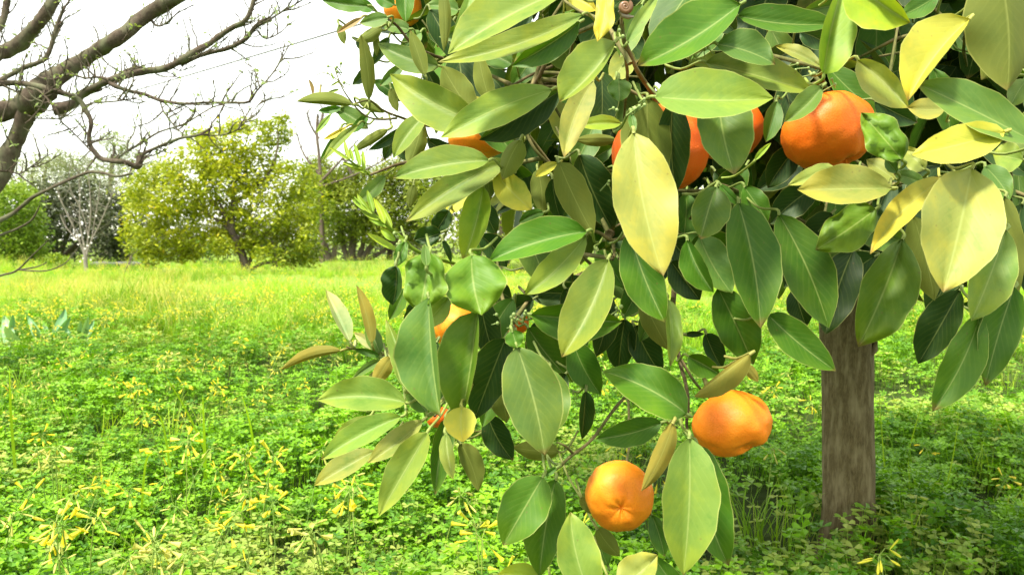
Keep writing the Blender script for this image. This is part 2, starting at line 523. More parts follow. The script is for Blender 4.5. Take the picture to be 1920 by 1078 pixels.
def flower_mesh(mb, mbs, x, y, z, h, lean, az, n, rnd, s=1.0, open_=False):
    """oxalis umbel: a long thin stalk, drooping pedicels and closed trumpet flowers. mb = petals, mbs = green parts"""
    dx, dy = math.sin(az), math.cos(az)
    top = Vector((x + dx * lean * h, y + dy * lean * h, z + h))
    st = [Vector((x + dx * lean * h * t * t, y + dy * lean * h * t * t, z + h * t)) for t in (0, .35, .7, 1)]
    mbs.tube(st, [0.0011 * s] * 3 + [0.0009 * s], sides=3, cap=False)
    for k in range(n):
        a = 2 * math.pi * k / n + rnd.uniform(-.4, .4)
        el = rnd.uniform(-1.1, 1.0)
        L = rnd.uniform(.010, .02) * s
        d = Vector((math.cos(a) * math.cos(el), math.sin(a) * math.cos(el), math.sin(el)))
        mid = top + d * L * .6 + Vector((0, 0, .004 * s))
        e = top + d * L
        mbs.tube([top, mid, e], 0.0007 * s, sides=3, cap=False)
        d2 = (d + Vector((0, 0, rnd.uniform(-.9, .5)))).normalized()
        fl = rnd.uniform(.014, .022) * s
        wd = rnd.uniform(.0013, .0023) * s
        if open_ and rnd.random() < .5:
            ra = [wd * .4, wd * .9, wd * 1.6, wd * 2.2]
        else:
            ra = [wd * .35, wd * .8, wd, wd * .55]
        mb.tube([e, e + d2 * fl * .35, e + d2 * fl * .75, e + d2 * fl], ra, sides=5, cap=True)


def gn_scatter(name, coll, pos, rot, scl, idx, **k):
    me = bpy.data.meshes.new(name)
    n = len(pos)
    me.vertices.add(n)
    me.vertices.foreach_set('co', np.asarray(pos, dtype=np.float32).ravel())
    a = me.attributes.new('rot', 'FLOAT_VECTOR', 'POINT'); a.data.foreach_set('vector', np.asarray(rot, dtype=np.float32).ravel())
    a = me.attributes.new('scl', 'FLOAT', 'POINT'); a.data.foreach_set('value', np.asarray(scl, dtype=np.float32))
    a = me.attributes.new('pick', 'INT', 'POINT'); a.data.foreach_set('value', np.asarray(idx, dtype=np.int32))
    ob = bpy.data.objects.new(name, me)
    C.objects.link(ob)
    g = bpy.data.node_groups.new(name + '_scatter', 'GeometryNodeTree')
    g.interface.new_socket('Geometry', in_out='INPUT', socket_type='NodeSocketGeometry')
    g.interface.new_socket('Geometry', in_out='OUTPUT', socket_type='NodeSocketGeometry')
    ns, lk = g.nodes, g.links
    gi = ns.new('NodeGroupInput'); go = ns.new('NodeGroupOutput')
    ci = ns.new('GeometryNodeCollectionInfo'); ci.inputs[0].default_value = coll
    ci.inputs['Separate Children'].default_value = True; ci.inputs['Reset Children'].default_value = True
    ip = ns.new('GeometryNodeInstanceOnPoints'); ip.inputs['Pick Instance'].default_value = True
    def na(nm, dt):
        q = ns.new('GeometryNodeInputNamedAttribute'); q.data_type = dt; q.inputs[0].default_value = nm
        return q.outputs[0]
    lk.new(gi.outputs[0], ip.inputs['Points']); lk.new(ci.outputs[0], ip.inputs['Instance'])
    lk.new(na('pick', 'INT'), ip.inputs['Instance Index'])
    er = ns.new('FunctionNodeEulerToRotation'); lk.new(na('rot', 'FLOAT_VECTOR'), er.inputs[0]); lk.new(er.outputs[0], ip.inputs['Rotation'])
    lk.new(na('scl', 'FLOAT'), ip.inputs['Scale'])
    lk.new(ip.outputs[0], go.inputs[0])
    md = ob.modifiers.new('scatter', 'NODES'); md.node_group = g
    return tag(ob, kind='stuff', **k)


def in_view_points(n, dmin, dmax, power, margin=0.25):
    """random ground positions in the wedge in front of the camera; density falls as d**-power"""
    out_ = []
    u = rng.random(n)
    e = 2.0 - power
    if abs(e) < 1e-6:
        d = dmin * (dmax / dmin) ** u
    else:
        d = (dmin ** e + u * (dmax ** e - dmin ** e)) ** (1 / e)
    half = 960 / FPX + margin
    x = (rng.random(n) * 2 - 1) * (half * d + 0.25)
    return x, d


def nse(x, y, s, o=0.0):
    return noise.noise(Vector((x * s, y * s, o)))


# --- clover near the camera
def build_clover():
    rnd = random.Random(3)
    col = hidden_coll('clover_pieces')
    nv = 10
    for i in range(nv):
        mb = MB()
        pale = i >= 8
        for j in range(3 if i < 8 else 2):
            clover_piece(mb, rnd.uniform(-.016, .016), rnd.uniform(-.016, .016), 0, rnd.uniform(0, 6.28), rnd.uniform(-.4, .5), rnd.uniform(.0105, .0165), rnd.uniform(.055, .1), rnd)
        o = mb.build('clover_piece_%02d' % i, M_CLOVERPALE if pale else M_CLOVER, hidden=True, smooth=False)
        col.objects.link(o)
    x, d = in_view_points(50000, 0.95, 7.0, 1.35)
    pos, rot, scl, idx = [], [], [], []
    for a, b in zip(x, d):
        h = nse(a, b, 1.5, 2.0) + 0.5 * nse(a, b, 4.5, 5.0)
        hole = .55 * nse(a, b, 3.6, 9.0) + 0.75 * nse(a, b, 11, 4.0)
        dk = max(0, nse(a, b, 1.15, 61.0) + .35 * nse(a, b, 3.1, 62.0) - .02)
        if hole < -0.22 + 1.1 * dk and rnd.random() < .93: continue
        if b > 4.6 and rnd.random() < (b - 4.6) / 2.4: continue
        s = 0.95 + 0.35 * h + rnd.uniform(-.25, .25)
        pal = nse(a, b, 1.7, 21.0)
        k = rnd.randrange(8) if rnd.random() > max(0, pal + .12) * 1.2 + 0.04 else 8 + rnd.randrange(2)
        # mostly pale clover round the mandarin trunk
        if math.hypot(a - 0.58, b - 1.32) < 0.26 and rnd.random() < .7: k = 8 + rnd.randrange(2)
        pos.append((a, b, gz(a, b) + 0.03 * h - 0.01)); rot.append((rnd.uniform(-.3, .3) - .12, rnd.uniform(-.3, .3), rnd.uniform(0, 6.28)))
        scl.append(max(.55, s) * (1.0 if b < 3 else 1 + .12 * (b - 3))); idx.append(k)
    gn_scatter('clover_cover', col, pos, rot, scl, idx, label='dense carpet of dark green clover-like oxalis leaves')
build_clover()


def build_grass():
    rnd = random.Random(5)
    col = hidden_coll('grass_tufts')
    for i in range(6):                                    # fresh tufts
        mb = MB()
        for j in range(16):
            blade(mb, rnd.uniform(-.03, .03), rnd.uniform(-.03, .03), 0, rnd.uniform(.10, .24), rnd.uniform(.0018, .0035), rnd.uniform(.1, .8), rnd.uniform(0, 6.28), rnd)
        o = mb.build('grass_tuft_%02d' % i, M_GRASS, hidden=True); col.objects.link(o)
    for i in range(6, 9):                                 # seeding, straw coloured
        mb = MB()
        for j in range(14):
            blade(mb, rnd.uniform(-.05, .05), rnd.uniform(-.05, .05), 0, rnd.uniform(.14, .30), rnd.uniform(.0015, .0028), rnd.uniform(.1, .5), rnd.uniform(0, 6.28), rnd)
        o = mb.build('grass_tuft_%02d' % i, M_DRYGRASS, hidden=True); col.objects.link(o)
    pos, rot, scl, idx = [], [], [], []
    # near: sparse single tufts
    x, d = in_view_points(1500, 0.95, 5.0, 1.0)
    for a, b in zip(x, d):
        g = nse(a, b, .9, 31.0)
        left = a < -0.75 * b * .637
        if rnd.random() > (0.42 if left else 0.10) + .4 * g: continue
        pos.append((a, b, gz(a, b))); rot.append((rnd.uniform(-.25, .25), rnd.uniform(-.25, .25), rnd.uniform(0, 6.28)))
        scl.append(rnd.uniform(.5, .95)); idx.append(rnd.randrange(6))
    # beyond: meadow
    x, d = in_view_points(62000, 4.0, 30.0, 1.15, margin=.12)
    for a, b in zip(x, d):
        if b < 5.4 and rnd.random() > (b - 4.0) / 1.4: continue
        g = nse(a, b, .35, 31.0)
        pos.append((a, b, gz(a, b))); rot.append((rnd.uniform(-.3, .3), rnd.uniform(-.3, .3), rnd.uniform(0, 6.28)))
        cl_ = 1 + 1.7 * max(-.35, nse(a, b, .8, 77.0) + .6 * nse(a, b, 2.4, 78.0))
        scl.append(cl_ * rnd.uniform(.55, 1.0) * (.95 if b < 8 else max(.34, .95 - .1 * (b - 8))))
        dry = g + .33 * math.exp(-((b - 9.5) / 2.6) ** 2)
        idx.append(rnd.randrange(6, 9) if rnd.random() < .04 + max(0, dry) * .75 else rnd.randrange(6))
    # ranker growth at the feet of the far trees
    x, d = in_view_points(5200, 12.5, 21.0, 1.0, margin=.1)
    for a, b in zip(x, d):
        if nse(a, b, .55, 88.0) + .4 * nse(a, b, 1.8, 89.0) < .08: continue
        pos.append((a, b, gz(a, b))); rot.append((rnd.uniform(-.3, .3), rnd.uniform(-.3, .3), rnd.uniform(0, 6.28)))
        scl.append(rnd.uniform(.8, 1.7)); idx.append(rnd.randrange(6) if rnd.random() < .85 else 7)
    gn_scatter('meadow_grass', col, pos, rot, scl, idx, label='bright green meadow grass with straw coloured seeding patches')
build_grass()


def build_flowers():
    rnd = random.Random(9)
    colp, cols = hidden_coll('flower_heads'), hidden_coll('flower_stalks')
    for i in range(7):
        mb, ms = MB(), MB()
        flower_mesh(mb, ms, 0, 0, 0, rnd.uniform(.15, .23), rnd.uniform(-.25, .4), rnd.uniform(0, 6.28), rnd.randrange(4, 9), rnd, 1.0, open_=i in (1, 3))
        o = mb.build('flower_head_%02d' % i, M_PETAL if i < 4 else M_WILT, hidden=True); colp.objects.link(o)
        o = ms.build('flower_stalk_%02d' % i, M_STEM, hidden=True); cols.objects.link(o)
    pos, rot, scl, idx = [], [], [], []
    x, d = in_view_points(2600, 1.0, 5.5, 1.0)
    for a, b in zip(x, d):
        g = nse(a, b, 1.2, 41.0)
        sx = a / (b * .637)
        dens = .40 if sx < -.25 else (.12 if sx < .3 else .08)
        if sx > .35 and b < 2: dens = .05
        if rnd.random() > dens * (1 + 2.2 * g): continue
        pos.append((a, b, gz(a, b) - rnd.uniform(.01, .06))); rot.append((rnd.uniform(-.45, .45), rnd.uniform(-.45, .45), rnd.uniform(0, 6.28)))
        scl.append(rnd.uniform(.75, 1.1)); idx.append(rnd.randrange(7))
    x, d = in_view_points(15000, 4.3, 20.0, 1.15, margin=.1)
    for a, b in zip(x, d):
        g = nse(a, b, .45, 51.0)
        if rnd.random() > (.46 if b < 8 else .26) + 1.4 * g: continue
        pos.append((a, b, gz(a, b) + rnd.uniform(-.05, .03) - .008 * max(0, b - 6))); rot.append((rnd.uniform(-.4, .4), rnd.uniform(-.4, .4), rnd.uniform(0, 6.28)))
        scl.append(rnd.uniform(.8, 1.15)); idx.append(rnd.randrange(7))
    gn_scatter('flower_heads', colp, pos, rot, scl, idx, label='scattered yellow oxalis flower heads, mostly closed and drooping')
    gn_scatter('flower_stalks', cols, pos, rot, scl, idx, label='thin green stalks of the scattered yellow flowers')

    # the few clusters that stand out singly in the near clover
    big = [(100, 855, 'large pale yellow flower cluster at far left, above the lower left corner tufts'),
           (135, 985, 'largest yellow flower cluster in the lower left corner'),
           (262, 722, 'yellow flower cluster in front of the dark hollow in the left clover'),
           (300, 672, 'yellow flower cluster at the back edge of the dark clover, right of the left hollow'),
           (345, 845, 'yellow flower cluster beneath the arching pale grass blade'),
           (476, 858, 'small bright yellow flower pair left of the lowest left tree leaf'),
           (600, 992, 'bright yellow flower pair alone in clover below the left hanging leaves'),
           (665, 935, 'wilted yellow flower cluster just below the left hanging leaf spray'),
           (920, 1010, 'small yellow flower pair under the dark leaf left of the lowest mandarin'),
           (285, 1030, 'yellow flower cluster at the bottom edge, right of the corner cluster')]
    for i, (px, py, lab) in enumerate(big):
        r2 = random.Random(100 + i)
        h = .17
        d = (CAMZ - h) * FPX / (py - 450)
        q = P(px, py, d)
        base = Vector((q.x, q.y, gz(q.x, q.y)))
        root = empty('oxalis_flower', base, label=lab, cat='wildflower', group='yellow flower clusters in the near clover')
        nst = 3 if i in (0, 1, 4, 9) else 2
        for j in range(nst):
            mb, ms = MB(), MB()
            flower_mesh(mb, ms, base.x + r2.uniform(-.02, .02), base.y + r2.uniform(-.02, .02), base.z, q.z - base.z + r2.uniform(-.015, .015),
                        r2.uniform(-.2, .2), r2.uniform(0, 6.28), r2.randrange(5, 9), r2, 1.15, open_=True)
            mb.build('bloom', M_PETAL if i % 3 else M_WILT, root)['kind'] = 'stuff'
            ms.build('stem', M_STEM, root)
build_flowers()


def build_single_blades():
    # long arching blades that read one by one
    rows = [((395, 870), (350, 770), (290, 673), 5), ((322, 900), (300, 780), (255, 790), 4), ((480, 880), (470, 800), (452, 735), 5), ((30, 900), (20, 770), (18, 690), 6),
            ((265, 960), (275, 860), (300, 853), 4), ((1662, 930), (1655, 830), (1648, 740), 1.6), ((1700, 860), (1716, 800), (1735, 735), 1.6), ((1905, 850), (1885, 780), (1862, 718), 2),
            ((1770, 930), (1788, 850), (1800, 760), 1.6), ((385, 900), (383, 820), (380, 740), 6), ((840, 960), (735, 900), (640, 870), 3)]
    mb = MB()
    for (a, b, c, w) in rows:
        d = (CAMZ - .03) * FPX / (a[1] - 450)
        sp = spline([(a[0], a[1], d), (b[0], b[1], d * .97), (c[0], c[1], d * .93)], 6)
        pts = []
        for i, (x, y, dd) in enumerate(sp):
            t = i / (len(sp) - 1)
            ww = w * .5 * (1 - t ** 2) + .3
            nx = 1
            pts.append(tuple(P(x - ww, y, dd))); pts.append(tuple(P(x + ww, y + ww * .5, dd + .002)))
        mb.quadgrid(pts, len(sp), 2)
    o = mb.build('long_grass', M_GRASS)
    tag(o, kind='stuff', label='long single grass blades rising out of the clover')
build_single_blades()


def build_strap_plants():
    M = mat_simple_leaf('strap_leaf', (0.13, 0.30, 0.15), (0.26, 0.44, 0.24), rough=0.4, trans=0.2, spec=0.4)
    groups = [([(12, 648, 8, 590, 11, 4), (50, 640, 10, 610, 10, -4), (52, 655, 20, 625, 12, 2), (30, 650, 24, 588, 7, -6), (5, 650, -14, 600, 9, 3)],
               'clump of broad blue-green strap leaves at the far left edge'),
              ([(72, 648, 52, 590, 8, 4), (80, 645, 62, 605, 7, -3), (95, 635, 122, 577, 10, 5), (105, 632, 132, 592, 8, -5), (98, 640, 80, 600, 6, 3)],
               'clump of broad blue-green strap leaves, middle one of the three'),
              ([(128, 648, 126, 615, 8, 0), (150, 635, 165, 592, 6, 3), (160, 632, 176, 598, 6, -3), (140, 640, 150, 600, 5, 3), (155, 640, 170, 612, 6, 2)],
               'smallest clump of strap leaves, right of the other two')]
    for ls, lab in groups:
        px = sum(l[0] for l in ls) / len(ls)
        d = CAMZ * FPX / (655 - 450)
        q = P(px, 655, d)
        root = empty('strap_leaved_plant', (q.x, q.y, gz(q.x, q.y)), label=lab, cat='plant', group='strap leaved plants in the meadow')
        for k, (bx, by, tx, ty, w, bend) in enumerate(ls):
            mb = MB(); pts = []
            dd = d + (k - 2) * .05
            n = 8
            bx = px + (bx - px) * .6; by = 660
            for i in range(n):
                t = i / (n - 1)
                hw = 1.15 * w * (math.sin(math.pi * min(1, .12 + t * .86)) ** .7)
                X = bx + (tx - bx) * t + bend * 4 * t * (1 - t) * .5
                Y = by + (ty - by) * (t - .12 * t * t) * 1.1
                D = dd - .12 * t * (1 if k % 2 else -1)
                for s_ in (-1, 0, 1):
                    pts.append(tuple(P(X + s_ * hw, Y, D - (.02 if s_ else 0))))
            mb.quadgrid(pts, n, 3)
            mb.build('leaf', M, root)
build_strap_plants()
# ---------------------------------------------------------------- trees behind
class LeafCloud:
    """thousands of small folded leaves as one mesh (numpy)"""
    def __init__(s): s.V, s.F, s.C, s.n = [], [], [], 0

    def add(s, cen, size, nrm_up=0.5, tone=None, width=.45, droop=0.2):
        cen = np.asarray(cen, dtype=float); n = len(cen)
        if n == 0: return
        ax = rng.normal(size=(n, 3)); ax[:, 2] = ax[:, 2] * .6 - droop
        ax /= np.linalg.norm(ax, axis=1)[:, None]
        up = rng.normal(size=(n, 3)); up[:, 2] += nrm_up * 2.5
        sd = np.cross(ax, up); sd /= np.linalg.norm(sd, axis=1)[:, None] + 1e-9
        nm = np.cross(sd, ax)
        sz = size * rng.uniform(.7, 1.25, n)[:, None]
        w = sz * width * .5
        fold = rng.uniform(.05, .45, n)[:, None] * w
        v = np.stack([cen, cen + ax * sz * .5 + sd * w + nm * fold, cen + ax * sz, cen + ax * sz * .5 - sd * w + nm * fold], axis=1)
        s.V.append(v.reshape(-1, 3))
        idx = np.arange(n) * 4 + s.n
        s.F.append(np.concatenate([np.stack([idx, idx + 1, idx + 2], 1), np.stack([idx, idx + 2, idx + 3], 1)]))
        tn = rng.random(n) if tone is None else np.clip(tone + rng.normal(size=n) * .16, 0, 1)
        s.C.append(np.repeat(tn, 4))
        s.n += n * 4

    def build(s, name, mat, parent):
        V = np.concatenate(s.V); F = np.concatenate(s.F); c = np.concatenate(s.C)
        V = V - np.array(world_of(parent))
        me = bpy.data.meshes.new(name)
        me.vertices.add(len(V)); me.vertices.foreach_set('co', V.astype(np.float32).ravel())
        me.loops.add(len(F) * 3); me.loops.foreach_set('vertex_index', F.astype(np.int32).ravel())
        me.polygons.add(len(F)); me.polygons.foreach_set('loop_start', np.arange(len(F), dtype=np.int32) * 3)
        me.update(calc_edges=True)
        ca = me.color_attributes.new('Col', 'FLOAT_COLOR', 'POINT')
        arr = np.ones((len(V), 4), dtype=np.float32); arr[:, 0] = arr[:, 1] = arr[:, 2] = c
        ca.data.foreach_set('color', arr.ravel())
        me.materials.append(mat)
        o = bpy.data.objects.new(name, me); C.objects.link(o); o.parent = parent
        return o


def grow(mb, p, dirn, L, r, depth, rnd, tips, spread=.6, up=.25, shrink=.72, kids=(2, 3), allp=None, sides=5):
    n = 4
    pts, rad = [Vector(p)], [r]
    d = Vector(dirn).normalized()
    for i in range(n):
        d = (d + Vector((rnd.gauss(0, .14), rnd.gauss(0, .14), rnd.gauss(0, .1) + up * .12))).normalized()
        pts.append(pts[-1] + d * L / n)
        rad.append(r * (1 - .32 * (i + 1) / n))
    mb.tube(pts, rad, sides=sides if r > .02 else 4, cap=False)
    if allp is not None: allp.extend(pts[1:])
    if depth == 0:
        tips.append(pts[-1]); return
    for k in range(rnd.randint(*kids)):
        a = rnd.uniform(0, 6.28)
        side = d.orthogonal().normalized()
        side.rotate(Matrix.Rotation(a, 3, d))
        nd = (d + side * spread * rnd.uniform(.6, 1.3) + Vector((0, 0, up * .3))).normalized()
        j = n if k == 0 else rnd.randint(2, n)
        grow(mb, pts[j], nd, L * shrink * rnd.uniform(.8, 1.2), rad[j] * .68, depth - 1, rnd, tips, spread, up, shrink, kids, allp, sides)


def blobs_to_points(blobs, n, d0, rnd_depth, shell=.55):
    """blobs: (px, py, rx, ry) in the picture at depth d0 -> leaf centres filling ellipsoids"""
    A = np.array([b[2] * b[3] for b in blobs], dtype=float); A /= A.sum()
    cen = []; blob_id = []
    for i, b in enumerate(blobs):
        m = int(n * A[i]) + 1
        v = rng.normal(size=(m, 3)); v /= np.linalg.norm(v, axis=1)[:, None]
        rr = rng.random(m) ** (1 / 3.0); rr = shell + (1 - shell) * rr if shell > 0 else rr
        rr *= 1 + .18 * rng.normal(size=m)
        dz = rnd_depth[0] + (rnd_depth[1] - rnd_depth[0]) * ((i * 0.618) % 1) if len(b) < 5 else b[4]
        c = P(b[0], b[1], d0 + dz)
        s_ = (d0) / FPX
        rx, rz = b[2] * s_, b[3] * s_
        q = np.array(c)[None, :] + v * rr[:, None] * np.array([rx, (rx + rz) * .5, rz])[None, :]
        cen.append(q); blob_id += [i] * m
    return np.concatenate(cen), np.array(blob_id)


M_CITRUSFAR = mat_simple_leaf('far_citrus_leaf', (0.075, 0.14, 0.009), (0.42, 0.46, 0.028), rough=.45, trans=.3, c3=(.60, .5, .03), usecol=True)
M_CITRUSDARK = mat_simple_leaf('far_citrus_leaf_green', (0.09, 0.15, 0.015), (0.33, 0.38, 0.05), rough=.45, trans=.3, c3=(.5, .36, .03), usecol=True)
M_DARKBUSH = mat_simple_leaf('dark_bush_leaf', (0.04, 0.055, 0.03), (0.14, 0.16, 0.10), rough=.6, trans=.12, usecol=True)
M_OLIVE = mat_simple_leaf('hazed_olive_leaf', (0.11, 0.14, 0.075), (0.27, 0.31, 0.19), rough=.6, trans=.25, usecol=True)  # haze and sky glow painted in as a paler grey-green
M_BUSH = mat_simple_leaf('small_bush_leaf', (0.08, 0.17, 0.02), (0.28, 0.38, 0.05), rough=.5, trans=.3, usecol=True)
M_BLOSSOM = mat_plain('white_blossom', (0.8, 0.76, 0.76), .6)


def polytube(mb, rows, d0, sides=6, sub=4, rough=0.0):
    """rows: (px, py, radius_px[, extra depth])"""
    sp = spline([(r[0], r[1], r[2], r[3] if len(r) > 3 else 0) for r in rows], sub)
    pts = [P(q[0], q[1], d0 + q[3]) for q in sp]
    mb.tube(pts, [max(.2, q[2]) * (d0 + q[3]) / FPX for q in sp], sides=sides, rough=rough)
    return pts


def root_at(name, px, py, d, **k):
    q = P(px, py, d)
    return empty(name, (q.x, q.y, gz(q.x, q.y)), **k)


def base_depth(py):
    return CAMZ * FPX / (py - 450)


# T1 the yellow-green mandarin tree in the middle distance
def tree_main():
    d = base_depth(512)
    rt = root_at('citrus_tree', 458, 512, d, label='yellow-green citrus tree with a leaning forked trunk in the middle distance', cat='tree', group='citrus trees behind')
    mb = MB()
    t0 = polytube(mb, [(464, 516, 10), (458, 490, 8.5), (448, 462, 8), (438, 440, 7)], d)
    mb.build('trunk', M_FARBARK, rt)
    mb = MB()
    limbs = [[(438, 440, 5), (425, 425, 4), (410, 415, 3), (380, 395, 2)], [(438, 442, 5), (436, 400, 4), (440, 350, 3), (455, 290, 1.5), (470, 240, 1)],
             [(442, 450, 4), (470, 430, 3), (510, 400, 2), (545, 385, 1)], [(462, 505, 4, .1), (478, 470, 3.5, .3), (505, 430, 2.5, .4), (540, 400, 1.5, .4)],
             [(465, 510, 3.5, .1), (490, 495, 3), (515, 490, 2.2), (545, 470, 1.5)], [(436, 430, 3), (400, 380, 2), (350, 340, 1.5), (300, 320, 1)],
             [(430, 420, 3), (400, 350, 2), (390, 290, 1.2), (400, 250, .8)], [(520, 500, 2.5), (515, 470, 2), (505, 440, 1.5)], [(440, 380, 3), (500, 330, 2), (520, 280, 1.2), (520, 240, .8)],
             [(478, 470, 2), (472, 440, 2), (470, 400, 1.5), (500, 370, 1)]]
    for l in limbs: polytube(mb, l, d)
    mb.build('branch', M_FARBARK, rt)
    blobs = [(300, 360, 62, 46), (270, 400, 40, 40), (330, 430, 50, 38), (255, 350, 30, 28), (350, 320, 60, 40), (400, 285, 46, 40), (375, 260, 26, 22), (450, 260, 50, 36), (515, 250, 34, 30), (440, 240, 18, 16),
             (430, 340, 60, 40), (480, 320, 60, 44), (550, 340, 48, 40), (590, 380, 30, 32), (400, 400, 50, 38), (500, 400, 58, 36), (555, 420, 42, 34), (300, 460, 32, 24), (260, 465, 22, 16),
             (360, 470, 26, 16), (480, 460, 34, 22), (525, 455, 40, 30), (530, 485, 24, 18), (575, 450, 26, 20), (340, 380, 50, 36), (455, 380, 50, 30), (283, 486, 14, 18), (455, 440, 50, 30), (300, 450, 50, 34), (250, 440, 30, 30), (340, 474, 34, 18), (400, 462, 36, 20), (560, 480, 40, 22), (580, 470, 30, 20), (505, 480, 34, 18), (400, 440, 30, 20), (530, 222, 12, 10), (415, 248, 12, 10), (485, 235, 14, 12)]
    cl = LeafCloud()
    pts, bid = blobs_to_points(blobs, 38000, d, (-.6, .7), shell=.3)
    # keep gaps: drop leaves where a 3-D noise is low
    keep = np.array([noise.noise(Vector(p) * 2.6) + .3 * noise.noise(Vector(p) * 6) for p in pts]) > -.20
    pts = pts[keep]; bid = bid[keep]
    xs = pts[:, 0]
    tone = .34 + .3 * np.clip((-3.9 - xs) / 1.8, -.4, .7)      # the left side carries yellower leaves
    tone = tone + np.array([.3 * noise.noise(Vector(p) * 1.4) for p in pts]) + .25 * (rng.random(len(pts)) < .04)
    cl.add(pts, .095, .6, tone)
    o = cl.build('crown', M_CITRUSFAR, rt); o['kind'] = 'stuff'
tree_main()


def tree_right():
    d = base_depth(497)
    rt = root_at('citrus_tree', 662, 497, d, label='many-stemmed citrus tree with dark trunks beside the foreground leaves', cat='tree', group='citrus trees behind')
    mb = MB()
    for l in ([(662, 499, 9), (660, 470, 8), (664, 440, 6), (668, 380, 4), (660, 330, 3), (640, 290, 1.5)], [(672, 497, 7), (690, 470, 6), (712, 440, 5), (740, 390, 4), (775, 340, 3)],
              [(655, 497, 6), (645, 465, 5), (640, 430, 4), (625, 380, 2.5)], [(668, 497, 7), (680, 460, 5), (684, 420, 4), (700, 360, 3), (735, 310, 2)], [(676, 492, 4), (720, 470, 3.5), (760, 430, 3)]):
        polytube(mb, l, d, rough=.3)
    mb.build('trunk', M_FARBARK, rt)
    cl = LeafCloud()
    blobs = [(640, 380, 50, 40), (690, 350, 46, 40), (720, 400, 40, 36), (660, 420, 30, 22), (760, 360, 40, 44), (620, 350, 34, 30), (650, 330, 30, 26), (740, 320, 34, 26), (800, 400, 40, 40), (590, 330, 26, 22), (700, 430, 40, 26), (760, 440, 40, 30), (640, 440, 30, 22), (800, 350, 40, 50)]
    pts, _ = blobs_to_points(blobs, 26000, d, (-.6, .8), .3)
    keep = np.array([noise.noise(Vector(p) * 2.2) for p in pts]) > -.35
    pts = pts[keep]
    cl.add(pts, .10, .5, .3 + np.array([.25 * noise.noise(Vector(p) * 1.4) for p in pts]) + .3 * (rng.random(len(pts)) < .02))
    o = cl.build('crown', M_CITRUSDARK, rt); o['kind'] = 'stuff'
    # its neighbour just left, a short dark stump-like trunk
    d2 = base_depth(492)
    rt = root_at('citrus_tree', 618, 492, d2, label='short dark-trunked citrus tree between the yellow one and the many-stemmed one', cat='tree', group='citrus trees behind')
    mb = MB()
    for l in ([(620, 494, 8), (612, 470, 7), (606, 440, 5), (612, 400, 3), (630, 350, 2)], [(626, 492, 6), (628, 465, 5), (636, 440, 3), (645, 410, 2)]):
        polytube(mb, l, d2, rough=.3)
    mb.build('trunk', M_FARBARK, rt)
    cl = LeafCloud()
    pts, _ = blobs_to_points([(600, 400, 34, 34), (630, 360, 40, 30), (585, 350, 36, 30), (560, 385, 30, 34), (600, 310, 26, 18)], 8000, d2, (-.3, 1), .2)
    cl.add(pts, .10, .5, .35)
    o = cl.build('crown', M_CITRUSDARK, rt); o['kind'] = 'stuff'
tree_right()


def tree_left():
    d = base_depth(508)
    rt = root_at('citrus_tree', 8, 508, d, label='green citrus tree cut by the left edge, foliage down to the grass', cat='tree', group='citrus trees behind')
    mb = MB()
    polytube(mb, [(8, 512, 8), (10, 470, 7), (20, 420, 5), (35, 380, 3)], d)
    polytube(mb, [(9, 490, 5), (-30, 440, 4), (-60, 390, 2)], d)
    mb.build('trunk', M_FARBARK, rt)
    cl = LeafCloud()
    blobs = [(10, 380, 60, 38), (50, 420, 36, 34), (20, 450, 60, 40), (-50, 420, 60, 60), (55, 465, 28, 28), (0, 490, 60, 20), (-20, 360, 40, 24), (40, 360, 26, 16)]
    pts, _ = blobs_to_points(blobs, 12000, d, (-.5, .6), .35)
    cl.add(pts, .095, .6, .42 + np.array([.3 * noise.noise(Vector(p) * 1.6) for p in pts]))
    o = cl.build('crown', M_BUSH, rt); o['kind'] = 'stuff'
tree_left()


